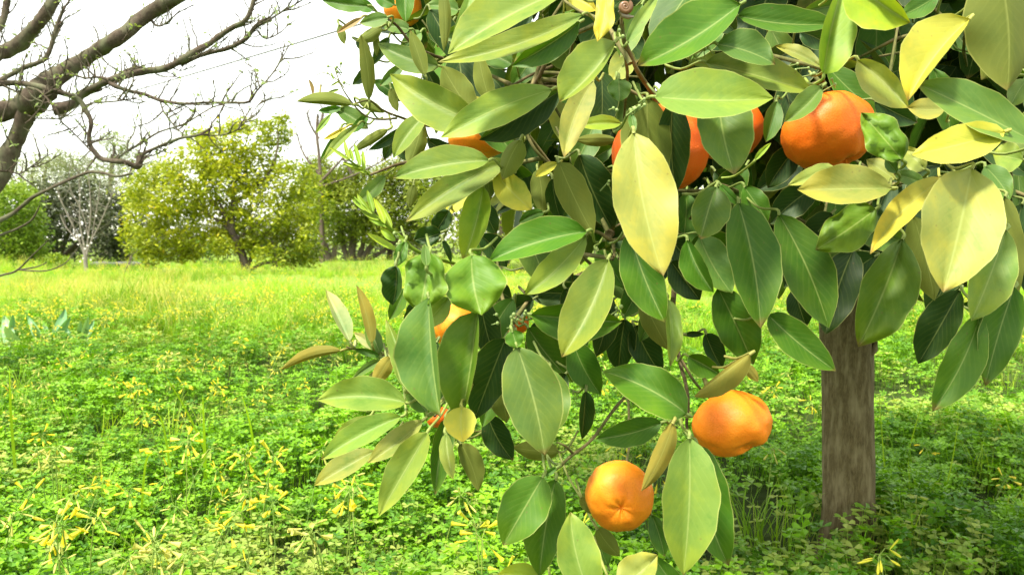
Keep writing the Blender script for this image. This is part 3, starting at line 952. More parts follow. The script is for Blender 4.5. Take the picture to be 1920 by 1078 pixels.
def sapling():
    d = base_depth(519)
    rnd = random.Random(12)
    rt = root_at('bare_sapling', 163, 519, d, label='pale bare sapling with a few white blossoms, branches spread in a V', cat='tree')
    mb = MB()
    stem = [[(164, 520, 4.5), (161, 500, 4), (160, 480, 3.6), (158, 460, 3)]]
    br = [[(158, 478, 2.6), (150, 455, 2.4), (140, 430, 2), (125, 400, 1.6), (112, 370, 1.2), (104, 345, .8)], [(158, 462, 2.6), (150, 420, 2), (150, 380, 1.6), (148, 340, 1.1), (146, 315, .7)],
          [(162, 475, 2.6), (166, 440, 2.1), (170, 400, 1.7), (168, 350, 1.2), (165, 320, .7)], [(162, 478, 2.6), (172, 450, 2.3), (185, 425, 1.9), (200, 390, 1.5), (212, 360, 1.1), (218, 340, .7)],
          [(151, 452, 2), (132, 436, 1.6), (120, 420, 1.3), (112, 400, .9)], [(172, 450, 1.7), (178, 410, 1.4), (185, 370, 1.1), (188, 335, .7)], [(165, 440, 1.5), (155, 400, 1.2), (134, 360, .9), (128, 330, .6)]]
    polytube(mb, stem[0], d)
    mb.build('trunk', M_PALEBARK, rt)
    mb = MB(); bl = MB()
    for l in br:
        pts = polytube(mb, [(q[0], q[1], q[2] * .72) for q in l], d, sides=5)
        for p in pts[4:]:
            if rnd.random() < .8:
                a = rnd.uniform(-1.3, 1.3)
                dr = Vector((math.sin(a), rnd.uniform(-.4, .4), math.cos(a)))
                L = rnd.uniform(.1, .45)
                mb.tube([p, p + dr * L * .5 + Vector((0, 0, .02)), p + dr * L + Vector((0, 0, .08))], [.006, .004, .002], sides=3, cap=False)
    mb.build('branch', M_PALEBARK, rt)
    for (x, y) in [(144, 441), (167, 444), (171, 455), (147, 458), (160, 466), (164, 460), (156, 484), (170, 487), (151, 490), (150, 365), (110, 368), (132, 372), (180, 405), (168, 385), (95, 342), (128, 340), (85, 360), (205, 372)]:
        c = P(x, y, d - .05)
        for k in range(5):
            a = k * 1.257 + rnd.random()
            r = rnd.uniform(.010, .018)
            q = [c, c + Vector((math.cos(a), -.3, math.sin(a))) * r, c + Vector((math.cos(a + .6), -.2, math.sin(a + .6))) * r * 1.3, c + Vector((math.cos(a + 1.2), -.3, math.sin(a + 1.2))) * r]
            b = len(bl.v)
            bl.v += [tuple(z) for z in q]; bl.c += [(1, 1, 1)] * 4; bl.uv += [(0, 0)] * 4
            bl.f.append((b, b + 1, b + 2, b + 3))
    o = bl.build('blossom', M_BLOSSOM, rt); o['kind'] = 'stuff'
sapling()


def bush(name, label, cat, px, py, d, blobs, n, mat, size, tone, group=None, stems=True, depthr=(-.6, .6), gap=-.3, width=.45, up=.5):
    rt = root_at(name, px, py, d, label=label, cat=cat, group=group)
    if stems:
        mb = MB(); rnd = random.Random(px)
        for k in range(4):
            b = blobs[k % len(blobs)]
            polytube(mb, [(px + (k - 1.5) * 3, py + 4, 5), (px + (b[0] - px) * .4, (py + b[1]) / 2, 4), (b[0], b[1], 2)], d)
        mb.build('trunk', M_FARBARK, rt)
    cl = LeafCloud()
    pts, _ = blobs_to_points(blobs, n, d, depthr, .3)
    k = np.array([noise.noise(Vector(p) * (14 / d)) for p in pts]) > gap
    pts = pts[k]
    cl.add(pts, size, up, tone + np.array([.3 * noise.noise(Vector(p) * 1.0) for p in pts]), width=width)
    o = cl.build('crown', mat, rt); o['kind'] = 'stuff'
    return rt


bush('dark_shrub', 'tall dark grey-green shrub behind the bare sapling', 'shrub', 110, 487, 20.5,
     [(95, 400, 50, 60), (150, 400, 60, 70), (210, 420, 45, 60), (120, 450, 50, 38), (235, 455, 30, 34), (80, 450, 40, 34), (190, 460, 50, 30), (245, 400, 26, 40)], 13000, M_DARKBUSH, .13, .3, depthr=(-.8, .8))
bush('grey_olive_tree', 'grey-green olive tree, paled as if by haze, rising behind the dark shrub', 'tree', 200, 476, 30,
     [(205, 330, 50, 60), (215, 270, 26, 34), (210, 290, 34, 40), (160, 330, 50, 36), (110, 330, 60, 40), (250, 330, 40, 50), (290, 330, 40, 40), (130, 310, 40, 30), (240, 300, 30, 26)], 9000, M_OLIVE, .15, .5, width=.25, gap=-.12, up=.2)
bush('grey_olive_tree', 'grey-green olive tree, paled as if by haze, behind the left citrus tree', 'tree', 60, 476, 34,
     [(60, 320, 60, 34), (90, 300, 30, 26), (20, 330, 50, 40), (-30, 330, 60, 50), (120, 300, 20, 30)], 3600, M_OLIVE, .17, .6, width=.25, gap=-.1, up=.2)
bush('green_bush', 'small round green bush low beside the yellow-green tree trunk', 'bush', 368, 488, base_depth(488),
     [(368, 462, 26, 18), (352, 468, 16, 12), (388, 468, 14, 13)], 1600, M_BUSH, .09, .35, stems=False)
bush('green_bush', 'low yellow-green bush just left of the bare sapling stem', 'bush', 100, 500, base_depth(500),
     [(98, 485, 22, 11), (118, 488, 14, 9), (85, 490, 12, 8)], 900, M_BUSH, .08, .75, stems=False)
bush('hedge_row', 'long dark green hedge closing the far side of the orchard', 'hedge', 900, 484, 27,
     [(x, 444 + 8 * math.sin(x * .05), 70, 44) for x in range(-250, 2300, 62)], 44000, M_DARKBUSH, .17, .8, stems=False, depthr=(-.6, 1.6))
for (px, dd, lab) in ((940, 17, 'citrus tree glimpsed behind the foreground leaves, left of centre'), (1330, 15.5, 'citrus tree hidden behind the middle of the foreground crown'), (1790, 18, 'citrus tree far behind the foreground trunk on the right')):
    py = 450 + CAMZ * FPX / dd
    bush('citrus_tree', lab, 'tree', px, py, dd, [(px - 90, 400, 70, 60), (px, 350, 90, 70), (px + 90, 400, 80, 60), (px, 430, 110, 50)], 6000, M_CITRUSDARK, .11, .35, group='citrus trees behind')


def bare_far():
    rnd = random.Random(31)
    d = 19
    py = 450 + CAMZ * FPX / d
    rt = root_at('bare_tree', 604, py, d, label='upright bare tree with stubby twigs poking above the far trees', cat='tree')
    mb = MB()
    polytube(mb, [(604, py + 4, 6), (603, 430, 5), (601, 340, 4), (598, 290, 3.2), (594, 250, 3.2), (596, 215, 2.6)], d, rough=.3)
    mb.build('trunk', M_FARBARK, rt)
    mb = MB()
    for l in ([(598, 260, 3), (584, 238, 2), (576, 212, 1.6)], [(597, 240, 3), (604, 222, 3), (606, 205, 2.5)], [(600, 300, 3), (625, 270, 2), (640, 240, 1)], [(601, 330, 3), (570, 290, 2), (556, 250, 1)],
              [(602, 340, 3), (640, 300, 2), (672, 262, 1)], [(640, 300, 2), (668, 300, 1), (700, 268, .8)], [(602, 350, 3), (660, 330, 2), (720, 300, 1.5), (760, 270, 1)]):
        pts = polytube(mb, l, d, sides=4)
        for p in pts[2:]:
            for _ in range(2):
                dr = Vector((rnd.uniform(-.7, .7), rnd.uniform(-.5, .5), 1)).normalized()
                L = rnd.uniform(.15, .5)
                mb.tube([p, p + dr * L * .5, p + dr * L + Vector((rnd.uniform(-.05, .05), 0, 0))], [.009, .006, .003], sides=3, cap=False)
    o = mb.build('branch', M_FARBARK, rt)
    # brushy bare tree further right
    rt = root_at('bare_tree', 730, py, 21, label='brownish brushy bare tree behind the many-stemmed citrus tree', cat='tree')
    mb = MB(); tips = []
    q = world_of(rt)
    grow(mb, q, (0, 0, 1), 1.2, .09, 5, rnd, tips, spread=.7, up=.6, shrink=.78, kids=(2, 3))
    mb.build('branch', M_FARBARK, rt)
    tagd = [(900, 23, 'bare tree seen in the gap between the left foreground leaves')]
    for (px, dd, lab) in tagd:
        rt = root_at('bare_tree', px, 450 + CAMZ * FPX / dd, dd, label=lab, cat='tree')
        mb = MB(); grow(mb, world_of(rt), (0, 0, 1), 1.2, .1, 5, rnd, [], spread=.7, up=.6, shrink=.78, kids=(2, 3))
        mb.build('branch', M_FARBARK, rt)
bare_far()


def fallen_log():
    d = base_depth(504)
    mb = MB()
    q = P(218, 499, d); w = d / FPX
    pts = [q + Vector(((t - .5) * 84 * w, .25 * (t - .5), .012 * math.sin(t * 9))) for t in [i / 11 for i in range(12)]]
    q0 = [max(gz(p.x, p.y), 0) + .10 for p in pts]
    pts = [Vector((p.x, p.y, z)) for p, z in zip(pts, q0)]
    mb.tube(pts, [.04, .055, .06, .06, .055, .05, .055, .055, .06, .06, .05, .03], sides=9, rough=.25)
    M = mat_plain('weathered_grey_wood', (0.17, 0.17, 0.17), .9, .1, .5, 14)
    o = mb.build('fallen_log', M)
    tag(o, 'weathered grey log lying in the grass right of the bare sapling', 'log')
    # dark twiggy weed standing in front of it
    rt = root_at('withered_weed', 232, 520, base_depth(520), label='dark withered weed standing in the grass before the grey log', cat='weed')
    rnd = random.Random(3); mb = MB(); tips = []
    grow(mb, world_of(rt), (.1, 0, 1), .28, .012, 3, rnd, tips, spread=.9, up=.1, shrink=.7)
    mb.build('stem', M_FARBARK, rt)
    cl = LeafCloud(); cl.add([tuple(t + Vector((rnd.uniform(-.05, .05), rnd.uniform(-.05, .05), rnd.uniform(-.05, .05)))) for t in tips for _ in range(6)], .05, .3, .2)
    o = cl.build('foliage', M_CITRUSDARK, rt); o['kind'] = 'stuff'
fallen_log()


def wire():
    mb = MB()
    dr = Vector((-7.94, 7.2, 0)).normalized()
    a = Vector((-4.06, 19.1, 5.5))
    pts = []
    for i in range(33):
        t = -30 + 75 * i / 32
        u = i / 32
        pts.append(a + dr * t + Vector((0, 0, -.35 * 4 * u * (1 - u) + .33)))
    mb.tube(pts, .02, sides=5)
    M = mat_plain('black_cable', (0.1, 0.1, 0.1), .6)
    o = mb.build('overhead_wire', M)
    tag(o, 'thin overhead wire slanting across the white sky above the far trees', 'wire')
    wood = M_FARBARK
    for p, lab in ((pts[0], 'wooden pole carrying the overhead wire on the right behind the crown'), (pts[-1], 'wooden pole carrying the overhead wire far out on the left')):
        mb = MB()
        mb.tube([Vector((p.x, p.y, -.3)), Vector((p.x, p.y, 3)), Vector((p.x, p.y, p.z + .25))], [.12, .11, .09], sides=10)
        o = mb.build('utility_pole', wood)
        tag(o, lab, 'pole')
wire()


# ---------------------------------------------------------------- the bare tree reaching in from the left
def bare_tree_near():
    D0 = 3.4
    rnd = random.Random(77)
    rt = empty('bare_tree', (-3.05, 3.5, gz(-3.05, 3.5)), label='large leafless tree reaching knotty branches in from the upper left', cat='tree')
    base = world_of(rt)
    mb = MB()
    fork = P(-190, 560, D0 + .1)
    mb.tube([base + Vector((0, 0, -.1)), base + Vector((.02, 0, .2)), (base + fork) / 2 + Vector((-.05, 0, 0)), fork], [.17, .14, .12, .115], sides=14, rough=.15)
    mb.build('trunk', M_BARE, rt)
    limbs = [
        ([(-190, 560, 34, .1), (-90, 440, 27), (0, 330, 18), (18, 285, 16.5), (35, 250, 16.5), (52, 205, 19)], .0),
        ([(-260, 420, 24, .05), (-120, 250, 22), (0, 210, 21), (35, 203, 22), (62, 190, 27), (90, 158, 22), (118, 137, 17), (156, 113, 15), (195, 88, 14), (234, 62, 14), (265, 36, 14), (296, 16, 13), (345, -12, 12), (420, -60, 9)], .0),
        ([(-200, 330, 20, .2), (-80, 120, 18), (-20, 102, 17), (12, 96, 17), (35, 84, 16), (55, 64, 14), (72, 44, 13), (88, 22, 12), (102, 0, 11), (120, -40, 9)], .15),
        ([(100, 205, 13), (125, 200, 9), (145, 188, 8), (156, 175, 8), (180, 163, 8), (203, 152, 8), (240, 140, 8.5), (273, 134, 8), (300, 131, 8), (319, 125, 7.5), (345, 110, 7), (366, 97, 7), (390, 84, 6.5), (409, 70, 6), (440, 50, 5.5), (460, 39, 5.5), (472, 15, 5), (480, -20, 4)], -.05),
        ([(339, 121, 6), (358, 112, 5), (374, 105, 5), (400, 98, 5), (421, 93, 5.5), (440, 86, 5), (460, 74, 5), (470, 62, 4.5), (479, 51, 4.5), (492, 42, 6), (508, 36, 5.5)], .02),
        ([(508, 36, 2.5), (530, 22, 2), (548, 12, 1.6), (568, 0, 1.4)], .02),
        ([(483, 58, 2.2), (495, 72, 1.8), (510, 70, 1.6), (530, 58, 1.3), (542, 46, 1)], .0),
        ([(-40, 160, 6), (0, 158, 6), (23, 156, 6), (50, 158, 6), (78, 164, 5.5), (108, 173, 5.5), (136, 181, 5.5), (152, 192, 5.5), (160, 206, 5.5), (168, 220, 5), (171, 234, 5), (167, 255, 4.5), (170, 274, 4.5), (187, 296, 5), (210, 302, 5), (234, 304, 5), (248, 310, 6), (258, 312, 7), (263, 300, 7), (266, 286, 5)], -.25),
        ([(266, 290, 4.5), (280, 283, 3.5), (312, 269, 3), (340, 259, 2.8), (374, 253, 2.6), (398, 238, 1.8)], -.25),
        ([(374, 253, 1.6), (410, 254, 1.3), (440, 246, 1.2), (465, 225, 1), (478, 205, .8), (500, 178, .7)], -.25),
        ([(215, 303, 2.6), (232, 288, 2.4), (265, 269, 2), (296, 249, 2), (330, 238, 1.8), (351, 230, 1.7), (380, 212, 1.5), (405, 199, 1.4), (440, 192, 1.2)], -.22),
        ([(205, 156, 5), (216, 162, 4.5), (242, 171, 4), (270, 177, 4), (296, 187, 3.8), (325, 193, 3.5), (351, 195, 3.3), (382, 193, 3), (413, 193, 3), (440, 193, 2.8), (467, 191, 2.8), (482, 170, 2.2), (503, 148, 2), (520, 125, 1.6), (534, 101, 1.1)], -.1),
        ([(300, 189, 2), (306, 208, 1.8), (319, 226, 1.8), (330, 240, 1.6), (345, 253, 1.4)], -.12),
        ([(248, 325, 2.5), (220, 331, 2.5), (195, 325, 2.6), (168, 323, 3), (140, 333, 3), (117, 343, 3.2), (90, 356, 3.4), (62, 370, 3.6), (40, 388, 4), (23, 401, 4.5), (0, 413, 5), (-60, 440, 6), (-140, 500, 7)], -.45),
        ([(-100, 240, 6), (-20, 172, 6), (0, 152, 6), (25, 138, 5.5), (51, 125, 5.5), (72, 118, 5), (86, 109, 5), (95, 90, 4.5), (101, 70, 4.5), (108, 45, 4), (117, 23, 3.5), (122, 12, 3)], -.1),
        ([(95, 92, 2.5), (104, 70, 2.5), (112, 55, 2.5)], -.1),
        ([(52, 165, 3), (72, 170, 2.2), (90, 187, 2), (105, 205, 2), (115, 228, 1.8), (130, 242, 1.6), (150, 262, 1.5), (172, 285, 1.3)], -.3),
        ([(110, 205, 12), (135, 195, 9), (160, 176, 6), (190, 168, 4)], .0),
        ([(-60, 470, 3), (0, 441, 2.6), (30, 430, 2.2), (60, 412, 1.8), (75, 385, 1.2)], -.45),
        ([(-70, 540, 3), (0, 517, 2), (30, 508, 1.8), (60, 480, 1.3), (92, 449, .9)], -.5),
        ([(35, 506, 1.5), (70, 500, 1.2), (88, 492, .8)], -.5), ([(35, 506, 1.5), (85, 508, 1.2), (120, 495, 1), (135, 478, .7), (148, 463, .5)], -.5),
        ([(-20, 60, 9), (-2, 55, 8), (8, 30, 7), (14, 0, 7), (20, -30, 6)], .2),
        ([(270, 134, 3.5), (262, 128, 5), (240, 132, 4), (225, 140, 3)], .0),
        ([(285, 40, 3), (292, 48, 2.5), (304, 48, 2), (320, 36, 1.6), (322, 20, 1)], .0),
        ([(205, 150, 3), (185, 145, 2.4), (160, 147, 2), (130, 140, 2), (95, 150, 1.8), (60, 140, 1.5)], -.2),
        ([(0, 158, 3), (35, 175, 2), (60, 190, 2), (100, 168, 2)], -.3),
        ([(180, 193, 2), (220, 190, 1.6), (255, 186, 1.4), (282, 196, 1)], -.2),
        ([(-10, 320, 3), (20, 322, 2), (40, 325, 1.6), (75, 300, 1.2), (100, 287, .8)], -.1)]
    buds = LeafCloud()
    tw = MB()
    for rows, off in limbs:
        mb = MB()
        rr = [(a[0], a[1], a[2], (a[3] if len(a) > 3 else 0) + off) for a in rows]
        sp = spline(rr, 4)
        pts = [P(q[0], q[1], D0 + q[3] + .03 * math.sin(q[0] * .05)) for q in sp]
        rad = [max(.4, q[2] * (.92 if q[2] > 10 else .84)) * D0 / FPX for q in sp]
        # knots
        rad = [r * (1 + .16 * noise.noise(p * 9) + (.18 if rnd.random() < .07 and r > .006 else 0)) for r, p in zip(rad, pts)]
        mb.tube(pts, rad, sides=12 if rad[0] > .02 else 8, rough=.22 if rad[0] > .012 else .1)
        mb.build('limb' if rows[0][2] > 5 else 'twig', M_BARE, rt)
        # spurs
        for i in range(2, len(pts) - 1):
            x = sp[i][0]
            if x < -40: continue
            pr = 0 if off < -.44 else (.40 if rad[i] < .012 else .5)
            for _ in range(2):
                if rnd.random() > pr: continue
                t = (pts[i + 1] - pts[i - 1]).normalized()
                a = rnd.choice((-1, 1)) * rnd.uniform(.5, 1.3)
                dr = Vector((t.x * math.cos(a) - t.z * math.sin(a), rnd.uniform(-.5, .5), t.x * math.sin(a) + t.z * math.cos(a)))
                dr = (dr + Vector((0, 0, .55))).normalized()
                L = rnd.uniform(.02, .07) if rnd.random() < .55 else rnd.uniform(.07, .17)
                r0 = .0026 if L < .1 else .0035
                p = pts[i].copy(); q = [p]; d = dr
                nn = 3 if L < .1 else 6
                for k in range(nn):
                    d = (d + Vector((rnd.gauss(0, .22), rnd.gauss(0, .2), rnd.gauss(.08, .18)))).normalized()
                    q.append(q[-1] + d * L / nn)
                tw.tube(q, [r0 * (1 - .55 * k / nn) * (1.25 if k % 2 else 1) for k in range(nn + 1)], sides=4, cap=False)
                if L > .1:
                    for k in range(1, nn):
                        if rnd.random() < .7:
                            e = (d + Vector((rnd.uniform(-1, 1), rnd.uniform(-.6, .6), rnd.uniform(-.2, 1)))).normalized() * rnd.uniform(.01, .045)
                            tw.tube([q[k], q[k] + e * .5, q[k] + e], [.0022, .002, .0013], sides=3, cap=False)
                            if rnd.random() < .3: buds.add([tuple(q[k] + e)] * 2, .018, .3, .6, width=.4, droop=-.4)
                if rnd.random() < .4:
                    buds.add([tuple(q[-1])] * 3, .022, .2, .6, width=.4, droop=-.5)
    o = tw.build('spur', M_BARE, rt); o['kind'] = 'stuff'
    o = buds.build('bud', mat_simple_leaf('opening_bud', (0.13, 0.2, 0.06), (0.3, 0.38, 0.16), trans=.3, usecol=True), rt); o['kind'] = 'stuff'
bare_tree_near()
# ---------------------------------------------------------------- the mandarin tree in front
TREE_D = 1.54
tb = P(1590, 1034, TREE_D)
TREE = empty('mandarin_tree', (tb.x, tb.y, gz(tb.x, tb.y)), label='young mandarin tree in front, thick crown of large leaves on a short grey-brown trunk', cat='tree')


def build_trunk():
    mb = MB()
    rows = [(1592, 1050, 72), (1591, 1025, 62), (1590, 995, 55), (1590, 940, 50.5), (1589, 860, 50), (1588, 780, 49.5), (1588, 700, 50), (1586, 650, 51), (1584, 610, 50), (1580, 560, 44), (1576, 500, 42)]
    sp = spline(rows, 5)
    n = len(sp); sides = 40
    ring = []
    for q in sp:
        c = P(q[0], q[1], TREE_D); r = q[2] * .9 * TREE_D / FPX
        for k in range(sides):
            a = 2 * math.pi * k / sides
            v = Vector((math.cos(a), math.sin(a), 0))
            rr = r * (1 + .035 * noise.noise(Vector((v.x * 1.5, v.y * 1.5, c.z * 6))) + .02 * noise.noise(Vector((v.x * 5, v.y * 5, c.z * 25))))
            # flutes and the raised seam on the right
            rr *= 1 + .07 * math.exp(-((a - 5.95) / .09) ** 2) - .05 * math.exp(-((a - 5.72) / .08) ** 2)
            # old pruning knots
            for (ka, kz, kh, ks) in ((4.75, P(0, 625, TREE_D).z, .10, .022), (4.35, P(0, 676, TREE_D).z, .06, .012), (4.9, P(0, 800, TREE_D).z, .03, .03)):
                dd = ((a - ka) * r) ** 2 + (c.z - kz) ** 2
                rr += r * kh * math.exp(-dd / ks ** 2) * (1 - .6 * math.exp(-dd / (ks * .4) ** 2))
            ring.append(tuple(c + v * rr))
    mb.quadgrid(ring, n, sides, close=True, flip=True)
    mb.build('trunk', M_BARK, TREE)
    # torn stub on the right side
    mb = MB()
    a, b = P(1626, 668, TREE_D - .02), P(1641, 640, TREE_D - .02)
    mb.tube([a, (a + b) / 2 + Vector((.004, -.004, 0)), b], [.008, .0075, .004], sides=8, rough=.6)
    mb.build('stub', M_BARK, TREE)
build_trunk()

SK = []          # branch skeleton points for the leaf stalks to reach


def branch(rows, name='branch', mat=None, sides=8, rough=.1):
    """rows: (px, py, depth, radius_mm)"""
    mb = MB()
    sp = spline(rows, 6)
    pts = [P(q[0], q[1], q[2]) for q in sp]
    pts = [p + Vector((.0012 * noise.noise(p * 40), 0, .0012 * noise.noise(p * 40 + Vector((5, 5, 5))))) for p in pts]
    th = .72 if name == 'twig' else (.62 if sp[0][3] < 16 else 1)
    mb.tube(pts, [q[3] * .001 * th * (1 + .12 * noise.noise(p * 60)) for q, p in zip(sp, pts)], sides=sides, rough=rough)
    mb.build(name, mat or M_TWIG, TREE)
    SK.extend(pts)
    return pts


def limbs():
    T = TREE_D
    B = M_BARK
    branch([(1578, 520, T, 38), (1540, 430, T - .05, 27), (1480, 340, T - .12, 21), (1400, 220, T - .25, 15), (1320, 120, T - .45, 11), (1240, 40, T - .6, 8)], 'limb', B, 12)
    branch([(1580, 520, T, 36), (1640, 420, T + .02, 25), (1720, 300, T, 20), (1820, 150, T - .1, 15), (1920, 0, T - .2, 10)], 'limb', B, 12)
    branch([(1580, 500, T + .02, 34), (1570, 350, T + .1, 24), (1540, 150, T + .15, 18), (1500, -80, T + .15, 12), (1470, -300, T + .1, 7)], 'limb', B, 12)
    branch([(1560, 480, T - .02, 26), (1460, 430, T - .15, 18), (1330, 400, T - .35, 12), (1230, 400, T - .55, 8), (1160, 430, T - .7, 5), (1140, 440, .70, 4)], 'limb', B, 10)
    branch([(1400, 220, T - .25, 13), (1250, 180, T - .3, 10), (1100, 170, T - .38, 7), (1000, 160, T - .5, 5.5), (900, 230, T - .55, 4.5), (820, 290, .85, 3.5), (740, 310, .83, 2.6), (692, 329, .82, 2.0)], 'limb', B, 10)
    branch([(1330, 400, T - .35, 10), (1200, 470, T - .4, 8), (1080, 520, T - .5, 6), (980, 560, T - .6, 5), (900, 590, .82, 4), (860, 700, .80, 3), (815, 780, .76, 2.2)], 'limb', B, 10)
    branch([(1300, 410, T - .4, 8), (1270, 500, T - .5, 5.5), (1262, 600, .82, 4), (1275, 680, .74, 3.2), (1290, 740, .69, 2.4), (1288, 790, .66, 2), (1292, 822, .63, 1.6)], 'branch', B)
    branch([(1275, 672, .745, 2.4), (1300, 710, .73, 2), (1320, 735, .73, 1.6), (1345, 760, .73, 1.2)], 'twig')
    branch([(1262, 560, .86, 3), (1215, 690, .80, 2.4), (1165, 752, .76, 2.1), (1110, 822, .72, 2.0), (1075, 852, .70, 2.0), (1042, 880, .67, 1.8), (1018, 890, .66, 1.4)], 'twig')
    branch([(1178, 690, .9, 2.2), (1178, 760, .87, 2.0), (1180, 830, .84, 1.8), (1175, 870, .82, 1.6), (1165, 900, .80, 1.5)], 'twig')
    branch([(1075, 852, .70, 1.8), (1060, 835, .69, 1.4), (1045, 828, .69, 1)], 'twig')
    branch([(1180, 120, .68, 3.4), (1160, 82, .69, 3.0), (1130, 40, .72, 2.6), (1075, 15, .74, 2), (1040, -20, .76, 1.5)], 'twig')
    branch([(1240, 200, .74, 4), (1200, 140, .70, 3.2), (1172, 80, .68, 2.8), (1165, 40, .67, 2.2), (1172, 20, .66, 2)], 'branch')
    branch([(985, 190, .84, 3), (1005, 155, .82, 3.2), (1030, 105, .80, 3.2), (1060, 60, .82, 3)], 'twig', B)
    branch([(940, 175, .86, 2), (990, 145, .85, 2.2), (1035, 125, .86, 2.4)], 'twig', B)
    branch([(1050, 330, .76, 2.6), (1010, 290, .74, 2.2), (985, 245, .74, 1.8)], 'twig')
    branch([(1180, 440, .72, 3), (1150, 450, .70, 2.4), (1120, 435, .68, 2), (1098, 430, .66, 1.6)], 'twig')
    branch([(1150, 450, .70, 2.2), (1150, 480, .68, 1.8), (1140, 488, .64, 1.4)], 'twig')
    branch([(820, 600, .84, 2.4), (780, 665, .78, 2.2), (740, 672, .74, 2), (700, 662, .72, 1.8), (650, 650, .71, 1.4)], 'twig')
    branch([(900, 600, .82, 3), (940, 620, .76, 2.4), (962, 610, .72, 2), (968, 640, .68, 1.6)], 'twig')
    branch([(900, 520, .85, 2.8), (850, 495, .76, 2.6), (785, 473, .72, 2.4), (745, 440, .71, 2.2), (711, 409, .70, 1.8), (680, 385, .70, 1.2), (664, 370, .70, .9)], 'twig', mat_plain('lime_shoot', (0.22, .36, .03), .45))
    branch([(692, 329, .82, 1.8), (670, 312, .80, 1.5), (655, 300, .79, 1.2), (640, 288, .79, .8)], 'twig', bpy.data.materials['lime_shoot'])
    branch([(860, 240, .95, 3), (800, 235, .90, 2.4), (755, 222, .87, 2), (715, 205, .84, 1.8), (690, 190, .82, 1.5), (661, 195, .80, 1.2)], 'twig')
    branch([(745, 222, .86, 1.8), (700, 222, .85, 1.4), (672, 205, .84, 1.2), (645, 170, .83, 1.0), (632, 140, .83, .8), (628, 128, .83, .6)], 'twig')
    branch([(646, 165, .83, .8), (634, 150, .83, .7), (610, 137, .83, .6), (595, 140, .83, .5), (588, 146, .83, .5)], 'twig')
    branch([(830, 110, .95, 3), (780, 90, .9, 2.4), (740, 45, .86, 2), (705, 28, .84, 1.7), (680, 40, .83, 1.2)], 'twig', B)
    branch([(1560, 180, .85, 4), (1545, 160, .74, 3), (1542, 140, .70, 2), (1540, 128, .68, 1.6)], 'twig')
    branch([(1740, 400, .95, 4), (1700, 360, .8, 3), (1680, 345, .72, 2.4), (1672, 350, .70, 1.6)], 'twig')
    branch([(1880, 380, .95, 5), (1895, 350, .8, 3.2), (1890, 300, .70, 2.4), (1882, 260, .64, 2)], 'twig')
    branch([(1680, 345, .72, 2.2), (1760, 332, .66, 1.8), (1820, 318, .62, 1.5)], 'twig')
    branch([(1460, 430, .9, 3.4), (1400, 370, .78, 2.4), (1352, 345, .72, 2)], 'twig')
    branch([(1700, 480, .9, 3), (1640, 430, .8, 2.4), (1600, 460, .78, 2), (1480, 400, .76, 2)], 'twig')
    branch([(1820, 500, .95, 3), (1850, 550, .85, 2.4), (1835, 590, .75, 2)], 'twig')
    branch([(1780, 80, .95, 3), (1810, 40, .8, 2.4), (1817, 38, .68, 1.6)], 'twig')
limbs()

# base colours of the leaf kinds; D has the crown's inner shade painted in
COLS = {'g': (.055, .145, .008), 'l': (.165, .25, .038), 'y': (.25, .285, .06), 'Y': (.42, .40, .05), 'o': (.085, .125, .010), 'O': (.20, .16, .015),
        'b': (.095, .178, .03), 'D': (.022, .06, .010), 'L': (.22, .33, .025), 'G': (.095, .19, .012), 'r': (.30, .19, .07), 'p': (.30, .36, .16)}
UNDER = 'oO'
TAU = {'g': .25, 'l': .5, 'y': .65, 'Y': .75, 'o': .1, 'O': .1, 'b': .4, 'D': -.25, 'L': .5, 'G': .35, 'r': .2, 'p': .5}
_cr = random.Random(55)


def leaf_outline(t, s):
    # elliptic with a drawn-out tip and a round base
    v = math.sin(math.pi * min(1, max(0, t)) ** (.86 + .1 * s)) ** .68
    if t > .84: v *= 1 - .35 * ((t - .84) / .16)
    return max(v, .0) * (1.0)


